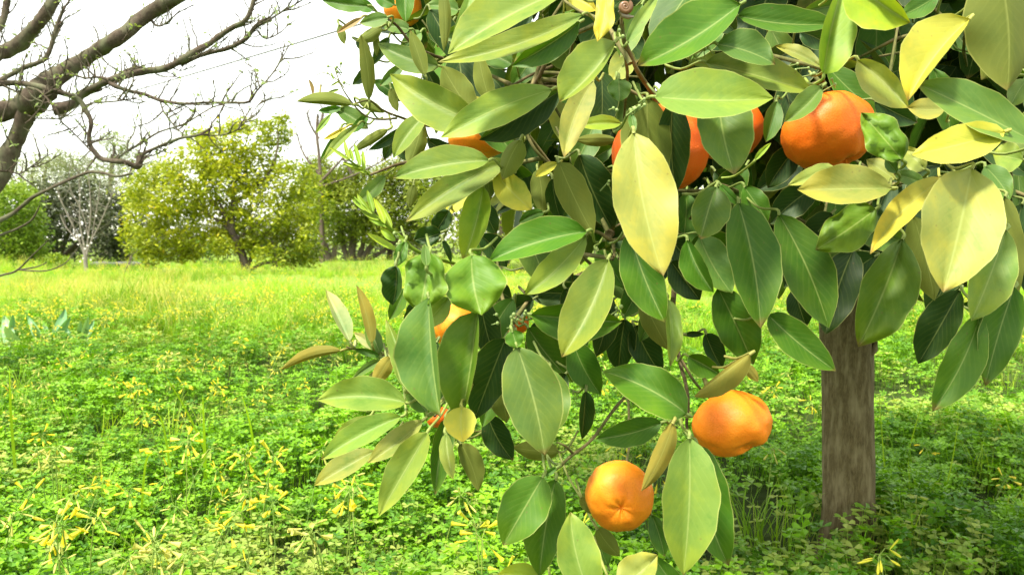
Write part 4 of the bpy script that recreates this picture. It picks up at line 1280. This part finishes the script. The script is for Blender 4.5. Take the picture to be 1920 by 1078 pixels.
def make_leaf(bx, by, tx, ty, a, b, dep, kind, bend=0.0, tau=None, cr=0.0, droop=None, stalk=1, NL=15, NW=4, name='leaf', parent=None, rib=True):
    """base and tip in the picture, half-widths a / b left / right of the way to the tip, depth in cm"""
    rnd = _cr
    d = dep * .01
    c0 = COLS[kind]
    k = 1 + rnd.uniform(-.14, .14); hshift = rnd.uniform(-.1, .1)
    col = (c0[0] * k * (1 + hshift), c0[1] * k, c0[2] * k)
    tau = TAU[kind] if tau is None else tau
    tau += rnd.uniform(-.08, .08)
    if max(a, b) >= 18 and parent is None:
        a *= 1.02; b *= 1.02
        ex_ = .012; bx, by, tx, ty = bx - (tx - bx) * ex_ * .4, by - (ty - by) * ex_ * .4, tx + (tx - bx) * ex_, ty + (ty - by) * ex_
    ux, uy = tx - bx, ty - by
    L = math.hypot(ux, uy); ux /= L; uy /= L
    nx, ny = uy, -ux
    if bend == 0 and L > 45: bend = rnd.uniform(-.055, .055) * L
    twist = rnd.uniform(-.55, .55)
    W = max(a, b) * (1.06 + .05 * rnd.random())
    sgn = 1.0 if kind in UNDER else -1.0             # the fold opens towards the viewer on the upper face
    droop = rnd.uniform(.02, .16) if droop is None else droop
    sh = rnd.uniform(-1, 1)
    wob = rnd.uniform(0, 6.28); wa = rnd.uniform(.02, .085) + cr * .08
    s_ = d / FPX
    my = (by + ty) / 2
    seed = Vector((rnd.uniform(0, 50), rnd.uniform(0, 50), 0))
    pts, cols, uvs = [], [], []
    for i in range(NL + 1):
        t = i / NL
        f = leaf_outline(t, sh)
        bo = bend * 4 * t * (1 - t)
        mx_, my_ = bx + (tx - bx) * t + nx * bo, by + (ty - by) * t + ny * bo
        for j in range(-NW, NW + 1):
            v = j / NW
            w = a if v > 0 else b
            av = abs(v)
            edge = 1 + .025 * math.sin(t * 70 + wob) * (av > .9) + .05 * noise.noise(seed + Vector((t * 5, v * 2, 0)))
            if cr > 0: edge *= 1 - .25 * cr * (av ** 2) * (.5 + .5 * math.sin(t * 11 + wob * 2 + (2 if v > 0 else 0)))
            off = av * f * w * edge * (1 if v > 0 else -1)
            px, py = mx_ + nx * off, my_ + ny * off
            fold = math.sqrt(max(0, W * W - w * w)) * (av ** 1.25) * f
            dz = sgn * fold * s_
            # long droop: the tip bends back
            dz += droop * (t - .35) ** 2 * L * s_ * 1.2
            dz += -tau * (py - my) * s_
            dz += wa * W * s_ * math.sin(2 * math.pi * 2.2 * t + wob + (1.7 if v > 0 else 0)) * av ** 2 * 1.6
            dz += twist * v * f * (t - .45) * W * s_
            if cr > 0:
                dz += cr * .45 * W * s_ * noise.noise(seed + Vector((t * 4.5, v * 3.0, 1))) + cr * .16 * W * s_ * noise.noise(seed + Vector((t * 12, v * 7, 3)))
                dz += cr * .9 * W * s_ * max(0, av - .55) ** 1.3
            dz += (.0012 if j == 0 else 0)             # the midrib groove
            pts.append(tuple(P(px, py, d + dz)))
            cols.append(col); uvs.append((t, .5 + .5 * v))
    mb = MB()
    flip = kind in UNDER
    mb.quadgrid(pts, NL + 1, 2 * NW + 1, col=cols, uvs=uvs, flip=flip)
    # stalk with a narrow wing
    p0 = P(bx, by, d + sgn * 0 - tau * (by - my) * s_ + droop * .1225 * L * s_ * 1.2)
    if stalk:
        back = P(bx - ux * 9, by - uy * 9, d - tau * (by - my) * s_ + .004)
        q = back + Vector((0, .012, .004))
        if SK:
            e = min(SK, key=lambda z: (z - q).length_squared)
            e = e - q
            if e.length > .022: e = e * (.022 / e.length)
            e = q + e + Vector((0, .028, .003))
        else: e = q + Vector((0, .03, .01))
        sc = (col[0] * 1.1 + .03, col[1] * 1.05 + .03, col[2] + .01)
        arc = spline([tuple(P(bx + ux * 2, by + uy * 2, d - tau * (by - my) * s_ + .001)), tuple(back), tuple((back + e) / 2 + Vector((0, .004, -.004))), tuple(e)], 3)
        b0 = len(mb.uv)
        mb.tube([Vector(z) for z in arc], [.0013] * 3 + [.0011] * (len(arc) - 3), sides=5, col=sc)
        for z in range(b0, len(mb.uv)): mb.uv[z] = (0.5, 0.5)
    return mb.build(name, M_LEAF, parent or TREE, origin=p0)


LEAVES = """
# --- upper left sprays
690 12 603 0 14 15 86 g
678 34 631 63 6 6 84 r
636 46 646 84 8 8 85 o
728 33 674 44 14 14 82 b
716 50 668 78 15 10 83 o
668 76 694 97 10 10 87 D
706 62 706 106 6 7 84 o
720 100 682 131 5 8 90 b
692 188 676 64 14 13 78 o bend=-5 tau=-.3
768 56 714 48 12 15 89 b
760 -40 761 42 19 18 80 g
828 -30 832 97 11 12 76 o
884 -22 845 90 16 12 74 l
797 142 769 57 13 15 74 o
822 124 709 82 24 22 82 b
757 120 712 162 12 10 88 b
893 229 733 140 44 34 66 l tau=.35
888 215 830 125 26 30 73 o
905 188 868 198 14 12 78 Y
922 196 897 100 18 17 70 o
1072 -24 842 101 20 64 60 l tau=.55
1092 28 824 116 15 30 64 l tau=.6
1068 74 995 62 20 20 80 l
1153 79 1050 191 10 56 58 l
1035 168 828 258 32 34 63 l bend=-8
1051 170 900 262 38 20 71 D
1112 152 1058 294 26 24 60 y bend=-9
800 214 738 296 16 22 74 l
790 236 766 310 18 20 81 o
661 197 555 191 8 17 80 o bend=-5
672 187 721 212 10 10 84 o
733 165 746 210 9 9 85 o
630 204 690 242 18 14 87 b
672 234 606 302 8 10 84 l
728 243 660 286 8 11 82 o
650 238 606 262 6 5 85 Y
756 240 690 282 11 9 86 D
640 202 596 208 9 6 87 g
587 178 578 148 4 3 84 r bend=-3
620 215 592 250 6 6 88 l
775 250 745 285 9 9 88 D
# --- left middle
917 301 738 334 20 36 62 l tau=.4
952 300 763 415 28 26 65 l tau=.55
958 304 815 382 18 10 68 l
776 346 768 390 10 10 85 o
722 330 667 381 14 16 88 b
928 326 996 393 28 28 66 Y tau=.3
976 262 942 337 25 16 64 o
906 350 869 488 22 32 66 L tau=.1
828 436 775 450 18 24 70 D cr=.6
842 394 812 442 16 20 73 D cr=.5
830 450 846 493 6 6 69 D
884 478 903 590 62 58 58 G cr=.35 tau=.5
806 474 786 588 46 48 57 G cr=1 tau=.3
742 498 736 572 12 32 62 D cr=.6
800 500 796 457 9 9 56 b
760 452 744 500 14 14 66 g cr=.6
1100 434 917 490 22 44 60 g tau=.55
1099 441 985 552 26 30 66 l
1048 304 1113 440 32 28 64 o
1086 290 1150 432 44 30 72 D
1188 249 1243 515 64 54 52 y bend=-9 tau=.35
1183 214 1190 250 8 8 55 b
1214 185 1236 350 42 52 62 o
1262 190 1268 360 36 26 64 D
876 366 836 403 13 14 74 Y
1020 398 972 418 10 12 70 g
1046 306 1004 332 8 12 72 Y
1036 335 1052 412 20 18 74 D
1008 318 1016 400 22 20 77 o
1150 320 1162 372 14 12 76 b
1165 232 1085 236 12 16 74 L
1155 262 1078 262 12 12 75 o
1100 303 1150 274 14 16 78 g
1180 560 1140 510 20 20 74 b
985 500 1060 470 20 20 80 D
920 560 830 525 20 20 72 D
# --- top middle
1228 182 1448 184 60 33 56 l tau=.5
1322 118 1523 173 44 20 62 l tau=.5
1344 84 1453 121 42 20 60 b
1383 30 1568 44 36 16 62 g
1388 8 1197 123 26 62 61 g tau=.45
1176 80 1236 -12 12 14 64 l
1160 148 1162 191 24 22 60 b cr=.3
1136 -22 1120 78 22 20 58 Y cr=.9
1182 92 1146 153 22 24 80 y
1068 -10 1118 20 14 20 80 Y
1346 158 1377 326 60 44 58 b
1541 163 1471 229 16 24 60 b
1456 190 1436 266 20 14 73 g
1415 301 1446 268 6 5 70 L
1544 140 1583 -32 16 48 60 L tau=.2
1540 126 1455 88 8 18 66 y
1590 -42 1706 42 26 58 58 L tau=.5
1818 36 1703 189 12 66 56 Y bend=-10 tau=.45
1608 113 1703 202 24 38 62 y
1872 -62 1888 168 48 84 62 o
1938 266 1718 157 30 50 55 b tau=.45
1692 300 1615 212 38 44 57 G cr=.9
1884 247 1712 290 34 36 53 Y tau=.5
1672 353 1497 356 28 46 56 y tau=.4
1562 312 1478 347 10 18 60 y stalk=0
1768 334 1633 475 22 28 57 Y bend=-12
1822 316 1769 546 84 74 52 y tau=.4
1712 404 1752 562 30 36 62 o
1642 392 1530 468 44 44 58 G cr=.8 tau=.4
1846 312 1894 374 26 26 62 b
1918 300 1862 288 28 28 64 l
1886 430 1822 600 50 34 56 l
1884 368 1904 560 30 18 60 o
1735 346 1675 326 14 16 64 b
1682 324 1660 297 12 12 62 g
1678 336 1625 300 18 20 68 y
1735 318 1690 275 22 20 67 y cr=.5
1384 380 1426 613 54 44 60 g bend=8 tau=.3
1350 346 1390 384 10 10 62 g
1460 402 1553 613 50 46 63 g tau=.2
1342 350 1314 448 42 30 60 b
1288 450 1338 547 16 32 62 g tau=.4
1312 444 1372 549 40 30 66 b
1760 -10 1690 30 20 20 72 g
1845 -20 1815 40 20 18 68 l
1772 204 1702 202 18 22 64 y
1925 150 1895 200 20 20 66 b
1930 210 1880 330 26 20 70 l
1800 250 1765 300 16 14 70 p
# --- middle
1140 486 1054 668 34 50 57 l tau=.5
1180 434 1246 602 34 42 61 g
996 590 1165 603 26 44 64 g tau=.2
969 650 1021 851 54 54 56 b bend=6 tau=.25
960 620 970 652 18 18 57 g
948 634 890 786 34 42 62 D
930 690 950 792 22 30 63 o
894 584 863 790 9 64 58 G tau=.2
804 558 826 779 10 70 55 b tau=.4
842 558 788 615 22 20 59 l
760 727 724 600 18 10 61 l
761 754 596 750 26 38 60 l tau=.45
640 657 527 694 7 15 70 O bend=-9
697 644 668 534 9 15 70 O bend=-4
656 640 611 544 8 22 69 p
713 662 688 598 16 14 72 b
700 652 664 624 10 10 73 p
716 674 659 712 7 9 66 b
733 668 699 720 16 16 64 O
726 690 684 720 8 12 66 y
712 668 664 655 8 6 71 g
700 680 668 700 8 6 72 y
800 772 762 717 18 20 62 b
752 780 603 861 20 28 64 l
702 845 590 909 16 26 68 y
690 780 627 817 8 10 70 l
792 788 690 867 16 24 60 y
802 810 711 966 24 34 58 l tau=.3
836 784 816 926 24 16 62 g
836 812 850 899 12 16 58 y
866 762 868 828 28 32 56 Y
863 830 897 920 24 16 63 o
800 700 768 690 12 12 66 y
870 800 840 770 10 10 66 O
914 778 962 862 26 26 68 D
1048 846 962 838 18 20 73 o
1030 690 1026 820 38 24 61 b
1060 700 1030 750 20 20 68 D
1076 645 1126 739 30 30 66 g tau=0
990 614 1074 716 34 28 70 g tau=0
1098 732 1091 823 20 9 66 D
1172 598 1160 696 28 30 78 D
1190 610 1240 702 30 28 78 D
1204 560 1254 656 20 22 68 o
1250 560 1256 686 24 9 64 l cr=.4
1346 540 1412 682 44 38 66 g tau=-.1
1285 627 1321 626 6 6 70 D
1323 625 1354 690 24 14 71 D
1290 668 1350 702 16 26 69 g
1406 664 1302 743 34 6 56 O
1392 680 1422 716 10 10 60 O
1288 776 1132 697 38 46 57 g tau=.4
1240 792 1119 822 26 26 60 g
1262 792 1203 919 20 17 55 O bend=6
1292 820 1281 1075 58 50 54 l tau=.15
1306 832 1366 1058 48 44 58 g tau=.15
1222 965 1246 1042 18 18 64 g
1018 893 944 1021 44 46 58 g tau=.2
1044 876 1018 894 6 6 62 g
1042 898 1012 1080 34 42 60 g tau=.2
1106 1112 1070 961 36 44 56 l tau=.2
1022 1092 934 1076 22 26 60 L
1160 1100 1232 1040 40 28 56 y cr=.3
1088 930 1112 964 10 10 66 o
1120 990 1162 1042 18 16 66 o
1140 1060 1120 990 16 16 68 g
1290 1120 1225 1040 20 20 64 g
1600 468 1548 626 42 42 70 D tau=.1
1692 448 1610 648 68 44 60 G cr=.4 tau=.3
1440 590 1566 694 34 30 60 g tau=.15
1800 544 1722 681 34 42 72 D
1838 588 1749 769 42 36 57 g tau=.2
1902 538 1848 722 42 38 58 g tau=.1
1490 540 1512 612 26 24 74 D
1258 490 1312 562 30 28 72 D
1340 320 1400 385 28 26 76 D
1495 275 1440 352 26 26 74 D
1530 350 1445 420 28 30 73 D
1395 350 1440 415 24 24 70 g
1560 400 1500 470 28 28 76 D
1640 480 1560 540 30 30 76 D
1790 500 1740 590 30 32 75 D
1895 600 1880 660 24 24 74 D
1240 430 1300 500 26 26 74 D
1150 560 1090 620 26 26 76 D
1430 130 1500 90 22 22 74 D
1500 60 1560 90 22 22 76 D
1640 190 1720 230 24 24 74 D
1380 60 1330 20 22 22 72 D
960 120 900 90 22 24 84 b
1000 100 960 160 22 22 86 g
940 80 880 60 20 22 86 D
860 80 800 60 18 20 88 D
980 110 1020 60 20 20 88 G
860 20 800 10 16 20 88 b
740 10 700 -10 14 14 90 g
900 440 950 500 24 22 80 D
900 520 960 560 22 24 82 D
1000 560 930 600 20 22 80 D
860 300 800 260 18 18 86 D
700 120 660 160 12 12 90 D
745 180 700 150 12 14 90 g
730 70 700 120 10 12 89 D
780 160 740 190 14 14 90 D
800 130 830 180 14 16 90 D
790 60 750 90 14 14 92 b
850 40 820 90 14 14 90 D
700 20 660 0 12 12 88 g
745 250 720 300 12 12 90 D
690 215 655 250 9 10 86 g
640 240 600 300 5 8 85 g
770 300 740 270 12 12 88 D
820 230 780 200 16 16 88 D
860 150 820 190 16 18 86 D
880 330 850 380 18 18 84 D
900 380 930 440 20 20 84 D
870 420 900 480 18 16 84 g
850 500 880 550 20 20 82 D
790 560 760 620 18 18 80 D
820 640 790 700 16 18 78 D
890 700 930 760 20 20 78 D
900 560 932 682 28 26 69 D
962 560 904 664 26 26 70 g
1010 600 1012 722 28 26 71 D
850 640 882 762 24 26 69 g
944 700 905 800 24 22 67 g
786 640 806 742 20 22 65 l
1096 600 1058 694 22 24 72 g
1140 560 1118 668 24 22 73 D
1210 500 1168 596 26 24 72 g
1060 540 1100 640 26 24 74 D
760 540 730 600 14 16 66 g
1230 560 1200 640 18 20 75 g
1120 470 1170 540 20 22 72 g
830 720 800 790 14 18 68 g
"""


def plant_leaves():
    n = 0
    for ln in LEAVES.strip().splitlines():
        ln = ln.strip()
        if not ln or ln.startswith('#'): continue
        w = ln.split()
        kw = {}
        for x in w[8:]:
            a, b = x.split('='); kw[a] = float(b)
        v = [float(z) for z in w[:7]]
        if v[0] == 0 and v[1] == 0: continue
        make_leaf(*v[:6], v[6], w[7], **kw)
        n += 1
    # lime green young shoots: narrow glossy blades
    for r in """655 300 616 275 3 4 79 L
657 300 646 262 4 4 79 L bend=2
662 303 655 277 3 4 79 L
676 312 664 268 4 5 79 L
683 322 680 281 4 4 80 L
690 326 642 306 5 4 80 L
680 316 641 304 4 3 80 L
700 398 688 356 5 6 70 L
700 402 669 363 6 5 70 L
690 395 659 373 5 4 70 L
712 412 674 392 6 5 70 L
722 420 700 370 7 6 69 L
735 428 712 382 5 5 70 L
742 452 713 427 8 6 70 L
745 470 687 437 5 8 71 L
770 460 735 432 5 4 71 L
730 425 690 410 5 4 71 L
768 466 752 446 4 4 71 L
620 162 640 150 2 2 83 l
636 168 612 175 3 3 83 l
626 150 620 135 2 2 83 l""".splitlines():
        w = r.split(); kw = dict([(x.split('=')[0], float(x.split('=')[1])) for x in w[8:]])
        make_leaf(*[float(z) for z in w[:6]], float(w[6]), w[7], NL=8, NW=2, stalk=0, **kw)
        n += 1
    return n
NLEAF = plant_leaves()


# the depths of the crown: shape of what the crown covers, seen from the camera
MASK = [(690, -40), (705, 40), (770, 150), (800, 240), (850, 330), (900, 420), (900, 480), (930, 560), (950, 640), (1010, 660), (1080, 650), (1130, 620), (1200, 640), (1240, 600),
        (1250, 520), (1320, 510), (1400, 560), (1470, 580), (1560, 600), (1640, 570), (1720, 590), (1800, 610), (1860, 640), (1930, 640), (2400, 700), (3200, 500), (3200, -3000), (-200, -3000), (500, -200)]


def inside(px, py):
    c = False; n = len(MASK); j = n - 1
    for i in range(n):
        xi, yi = MASK[i]; xj, yj = MASK[j]
        if (yi > py) != (yj > py) and px < (xj - xi) * (py - yi) / (yj - yi) + xi: c = not c
        j = i
    return c


def project(p):
    q = p - CAM
    d = q.dot(FWD)
    return (960 + q.dot(RT) / d * FPX, 539 - q.dot(UP) / d * FPX, d) if d > .05 else (0, 0, -1)


def world_leaf(mb, base, ax, up, L, Wd, col, seg=5):
    """a filler leaf: folded, drooping blade of 20 faces"""
    ax = ax.normalized(); sd = ax.cross(up).normalized(); nm = sd.cross(ax)
    pts, uvs = [], []
    f_ = random.uniform(.1, .5); dr = random.uniform(.1, .5)
    for i in range(seg + 1):
        t = i / seg
        hw = Wd * .5 * leaf_outline(t, 0)
        c = base + ax * L * t - nm * dr * L * t * t * .5
        for v in (-1, -.55, 0, .55, 1):
            pts.append(tuple(c + sd * hw * v + nm * abs(v) * hw * f_)); uvs.append((t, .5 + .5 * v))
    mb.quadgrid(pts, seg + 1, 5, col=[col] * len(pts), uvs=uvs, flip=True)


def second_layer():
    rnd = random.Random(91)
    got = []
    tries = 0
    while len(got) < 62 and tries < 6000:
        tries += 1
        x, y = rnd.uniform(760, 1950), rnd.uniform(-10, 620)
        a = rnd.gauss(math.pi / 2, .8); L = rnd.uniform(95, 150)
        tx, ty = x + math.cos(a) * L, y + math.sin(a) * L
        if not (inside(x - 30, y) and inside(tx, ty + 15) and inside(tx - 35, ty) and inside(x, y)): continue
        if any(abs(x - u) < 62 and abs(y - v) < 62 for u, v in got): continue
        got.append((x, y))
        w = L * rnd.uniform(.2, .28)
        make_leaf(x, y, tx, ty, w, w * rnd.uniform(.6, 1.1), rnd.uniform(75, 84), rnd.choice('DDDgDgbo'), bend=rnd.uniform(-6, 6), tau=rnd.uniform(-.3, .3), NL=10, NW=3)  # mostly D, so the shade behind the front leaves is partly leaf colour
    return len(got)
NLEAF += second_layer()


def fill_crown():
    rnd = random.Random(21); random.seed(21)
    cen = Vector((.60, 1.38, 1.05)); rad = Vector((.9, .58, .5))
    mass = MB(); extra = []
    cand = []
    while len(cand) < 4200:
        v = Vector([rnd.gauss(0, 1) for _ in range(3)]).normalized()
        r = rnd.random() ** (1 / 2.4)
        p = cen + Vector((v.x * rad.x * r, v.y * rad.y * r, v.z * rad.z * r))
        px, py, d = project(p)
        if d < .5 or p.z > 1.42: continue
        L = rnd.uniform(.07, .115)
        ax = (v * .7 + Vector((rnd.gauss(0, .6), rnd.gauss(0, .6), rnd.gauss(-.35, .5)))).normalized()
        up = (v * .5 + Vector((rnd.gauss(0, .4), rnd.gauss(0, .4), 1))).normalized()
        if py > -120 and d < .86: continue
        if py < -120 and d < .75: continue
        ex, ey, ed = project(p + ax * L)
        if -120 < py and px < 2100:
            if not (inside(px, py) and inside(ex, ey)): continue
        elif not inside(px, py): continue
        kd = rnd.random()
        base = COLS['g'] if kd < .4 else COLS['D'] if kd < .82 else COLS['b'] if kd < .9 else COLS['l'] if kd < .97 else COLS['y']  # fillers mostly in darkened greens: crown shade put into the colour
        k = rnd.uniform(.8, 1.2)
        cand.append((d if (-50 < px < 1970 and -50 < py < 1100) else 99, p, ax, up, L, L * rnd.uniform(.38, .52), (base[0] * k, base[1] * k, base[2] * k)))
    cand.sort(key=lambda z: z[0])
    nobj = max(0, 300 - NLEAF)
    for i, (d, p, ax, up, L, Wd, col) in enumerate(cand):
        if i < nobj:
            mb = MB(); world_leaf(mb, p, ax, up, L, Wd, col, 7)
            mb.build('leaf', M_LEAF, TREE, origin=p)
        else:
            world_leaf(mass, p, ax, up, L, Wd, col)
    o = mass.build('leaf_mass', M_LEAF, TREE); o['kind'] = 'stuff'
    # inner twigs
    tw = MB(); tips = []
    for q in SK[::5]:
        if inside(*project(q)[:2]) and project(q)[0] > 850:
            for _ in range(2):
                dr = Vector((rnd.gauss(0, 1), rnd.gauss(.5, .7), rnd.gauss(.3, .7))).normalized()
                e = q + dr * rnd.uniform(.08, .2)
                a, b, c = project(e)
                if c > .8 and inside(a, b):
                    m_ = (q + e) / 2 + Vector((rnd.gauss(0, .01), 0, rnd.gauss(0, .01)))
                    tw.tube([q, m_, e], [.0026, .002, .0014], sides=4, cap=False)
    o = tw.build('twig', M_TWIG, TREE); o['kind'] = 'stuff'
fill_crown()


def buds():
    """tiny green flower buds and fruit set at the twig ends"""
    mb = MB(); rnd = random.Random(8)
    spots = [(1197, 203, 55), (1190, 195, 55), (1205, 190, 56), (1524, 148, 68), (1522, 128, 68), (1560, 155, 68), (1502, 128, 69), (1158, 205, 56), (1155, 575, 66), (1162, 583, 66), (1168, 62, 63),
             (1300, 95, 60), (1310, 85, 60), (1318, 100, 60), (950, 610, 62), (960, 595, 62), (975, 600, 62), (630, 132, 83), (612, 131, 83), (640, 158, 83), (634, 120, 83), (1145, 345, 66), (740, 445, 69), (748, 452, 69),
             (1322, 360, 66), (985, 590, 63), (940, 598, 63)]
    for (x, y, d) in spots:
        c = P(x, y, d * .01)
        for k in range(2):
            r = rnd.uniform(.0011, .0019)
            q = c + Vector((rnd.uniform(-.004, .004), rnd.uniform(-.004, .004), rnd.uniform(-.004, .004)))
            mb.tube([q + Vector((0, 0, -r)), q + Vector((0, 0, -r * .6)), q, q + Vector((0, 0, r * .7)), q + Vector((0, 0, r))], [r * .3, r * .85, r, r * .75, r * .2], sides=7)
            e = q + Vector((rnd.uniform(-.008, .008), .008, rnd.uniform(-.008, .002)))
            mb.tube([q, e], .0005, sides=4, cap=False)
    o = mb.build('flower_bud', mat_plain('green_bud', (.28, .38, .12), .45), TREE); o['kind'] = 'stuff'
buds()


# ---------------------------------------------------------------- mandarins
def mandarin(px, py, rx, ry, dcm, axis, label, bumps=(), col=(.86, .27, .012), crease=0, dimple=.16, seed=0):
    d = dcm * .01
    c = P(px, py, d)
    r = rx * d / FPX; sq = ry / rx
    A = Vector(axis).normalized()                     # points to the stylar end (dimple)
    Rm = A.to_track_quat('Z', 'Y').to_matrix()
    nu, nv = 44, 64
    pts = []; cols = []
    sd = Vector((seed * 7.3, 1.1, 2.2))
    for i in range(nu + 1):
        th = math.pi * i / nu
        for j in range(nv):
            ph = 2 * math.pi * j / nv
            v = Vector((math.sin(th) * math.cos(ph), math.sin(th) * math.sin(ph), math.cos(th)))
            k = 1.0
            k -= dimple * math.exp(-(th / .30) ** 2) * (1 + .12 * math.cos(ph * 5 + seed))     # blossom-end dimple with radiating puckers
            k -= .035 * math.exp(-(th / .8) ** 2) * (.5 + .5 * math.cos(ph * 7 + seed * 2))
            k -= .10 * math.exp(-((math.pi - th) / .22) ** 2)
            k += .045 * noise.noise(v * 1.6 + sd) + .022 * noise.noise(v * 4.2 + sd) + .008 * noise.noise(v * 11 + sd)
            k *= 1 - .10 * abs(v.z) ** 2                                      # oblate
            w = Rm @ v
            for (bx, by_, bz, amp, wid) in bumps:
                q = Vector((bx, by_, bz)).normalized()
                an = w.angle(q)
                k += amp * math.exp(-(an / wid) ** 2)
            p = Vector((w.x * r * k, w.y * r * k, w.z * r * k * sq))
            pts.append(tuple(c + p))
            g = .5 + .5 * noise.noise(v * 2 + sd)
            cols.append((col[0], col[1] * (.86 + .3 * g), col[2]))
    mb = MB()
    mb.quadgrid(pts, nu + 1, nv, col=cols, close=True, flip=False)
    root = empty('mandarin', c, label=label, cat='mandarin', group='mandarins on the tree')
    pe = mb.build('peel', M_ORANGE, root)
    # green calyx and stalk at the stem end
    st = MB()
    s0 = c - A * r * .88; s1 = c - A * (r * 1.12) + Vector((0, .004, .006))
    st.tube([s0, c - A * r * .95, s1], [.0035, .0022, .0016], sides=7)
    for k in range(5):
        a = k * 1.257
        o_ = A.orthogonal().normalized(); o_.rotate(Matrix.Rotation(a, 3, A))
        b = c - A * r * .90
        i0 = len(st.v)
        t_ = A.cross(o_)
        for q in (b, b + o_ * .003 + t_ * .002, b + o_ * .0065, b + o_ * .003 - t_ * .002):
            st.v.append(tuple(q - A * .0015)); st.c.append((1, 1, 1)); st.uv.append((0, 0))
        st.f.append((i0, i0 + 1, i0 + 2, i0 + 3))
    st.build('calyx', M_TWIG, root)
    return root


UPLEFT = (-.35, -.45, .55)
mandarin(1371, 794, 74, 66, 63, (.5, -.35, -.75), 'mandarin hanging lowest on the right, with a crease along its lower edge',
         bumps=((.25, -.75, -.62, -.17, .30), (.7, -.55, -.42, .06, .3), (.6, -.6, .4, .04, .5), (-.62, -.62, -.5, -.04, .12), (-.55, -.7, -.35, .03, .2)), seed=1, dimple=.08)
mandarin(1161, 929, 64, 66, 64, (-.05, -.96, -.16), 'mandarin hanging lowest of all, round with a puckered dimple facing the viewer',
         bumps=((-.55, -.6, .4, .05, .4), (.45, -.7, -.5, .04, .5), (.3, -.9, .0, .05, .25)), col=(.90, .31, .014), seed=2, dimple=.2)
mandarin(1552, 248, 86, 80, 70, (.4, -.3, -.85), 'large deep orange mandarin in the upper right, beside a small crinkled leaf',
         bumps=((-.3, -.8, .5, .03, .5), (.55, -.75, -.3, -.10, .28), (.2, -.85, -.5, .05, .3)), seed=3, col=(.78, .18, .005))
mandarin(1238, 284, 91, 92, 70, (.2, -.2, -.95), 'big mandarin mostly hidden behind the largest pale leaf at the centre top', seed=4, col=(.76, .145, .005))
mandarin(1364, 242, 66, 66, 82, (.1, -.3, -.9), 'mandarin partly behind a blue-green leaf, right of the big half-hidden one', seed=5, col=(.76, .145, .005))
mandarin(897, 264, 56, 36, 82, (0, -.4, -.9), 'mandarin showing a thin orange strip under the folded leaf at upper left of the crown', seed=6, col=(.88, .30, .012))
mandarin(755, 14, 36, 40, 112, (0, -.4, -.9), 'small far mandarin at the top edge behind upright dark leaves', seed=7, col=(.88, .32, .015))
mandarin(858, 612, 50, 46, 84, (0, -.4, -.9), 'mandarin glimpsed between hanging leaves beneath the curled leaves', seed=8, col=(.9, .33, .015))
mandarin(966, 604, 26, 27, 92, (0, -.4, -.9), 'mandarin peeking red-orange behind a bud cluster, above the blue-green hanging leaf', seed=9, col=(.8, .18, .01))
mandarin(822, 782, 24, 22, 86, (0, -.4, -.9), 'mandarin hidden behind the lower left leaves, only a small red-orange corner showing', seed=10, col=(.8, .16, .01))


def snail():
    c = P(1172, 14, .645)
    root = empty('snail', c, label='small brown snail with a coiled shell on a twig at the top edge', cat='snail')
    mb = MB()
    pts, rad, R0 = [], [], .0042
    turns = 2.6
    for i in range(70):
        t = i / 69
        a = -t * turns * 2 * math.pi + 1
        r = R0 * (1 - t) ** 1.1
        pts.append(c + Vector((math.cos(a) * r, -.0028 * t, math.sin(a) * r)))
        rad.append(.0026 * (1 - t) ** 1.0 + .0003)
    mb.tube(pts, rad, sides=9)
    mb.build('shell', mat_plain('snail_shell', (.26, .13, .06), .35, .5, .5, 500), root)
    mb = MB()
    mb.tube([c + Vector((-.005, 0, -.003)), c + Vector((-.002, .001, -.006)), c + Vector((.003, .001, -.0075)), c + Vector((.007, 0, -.0075))], [.001, .0022, .002, .0006], sides=8)
    mb.build('body', mat_plain('snail_body', (.30, .25, .18), .4, .5), root)
snail()
print('leaves', NLEAF, 'objects', len(S.objects))
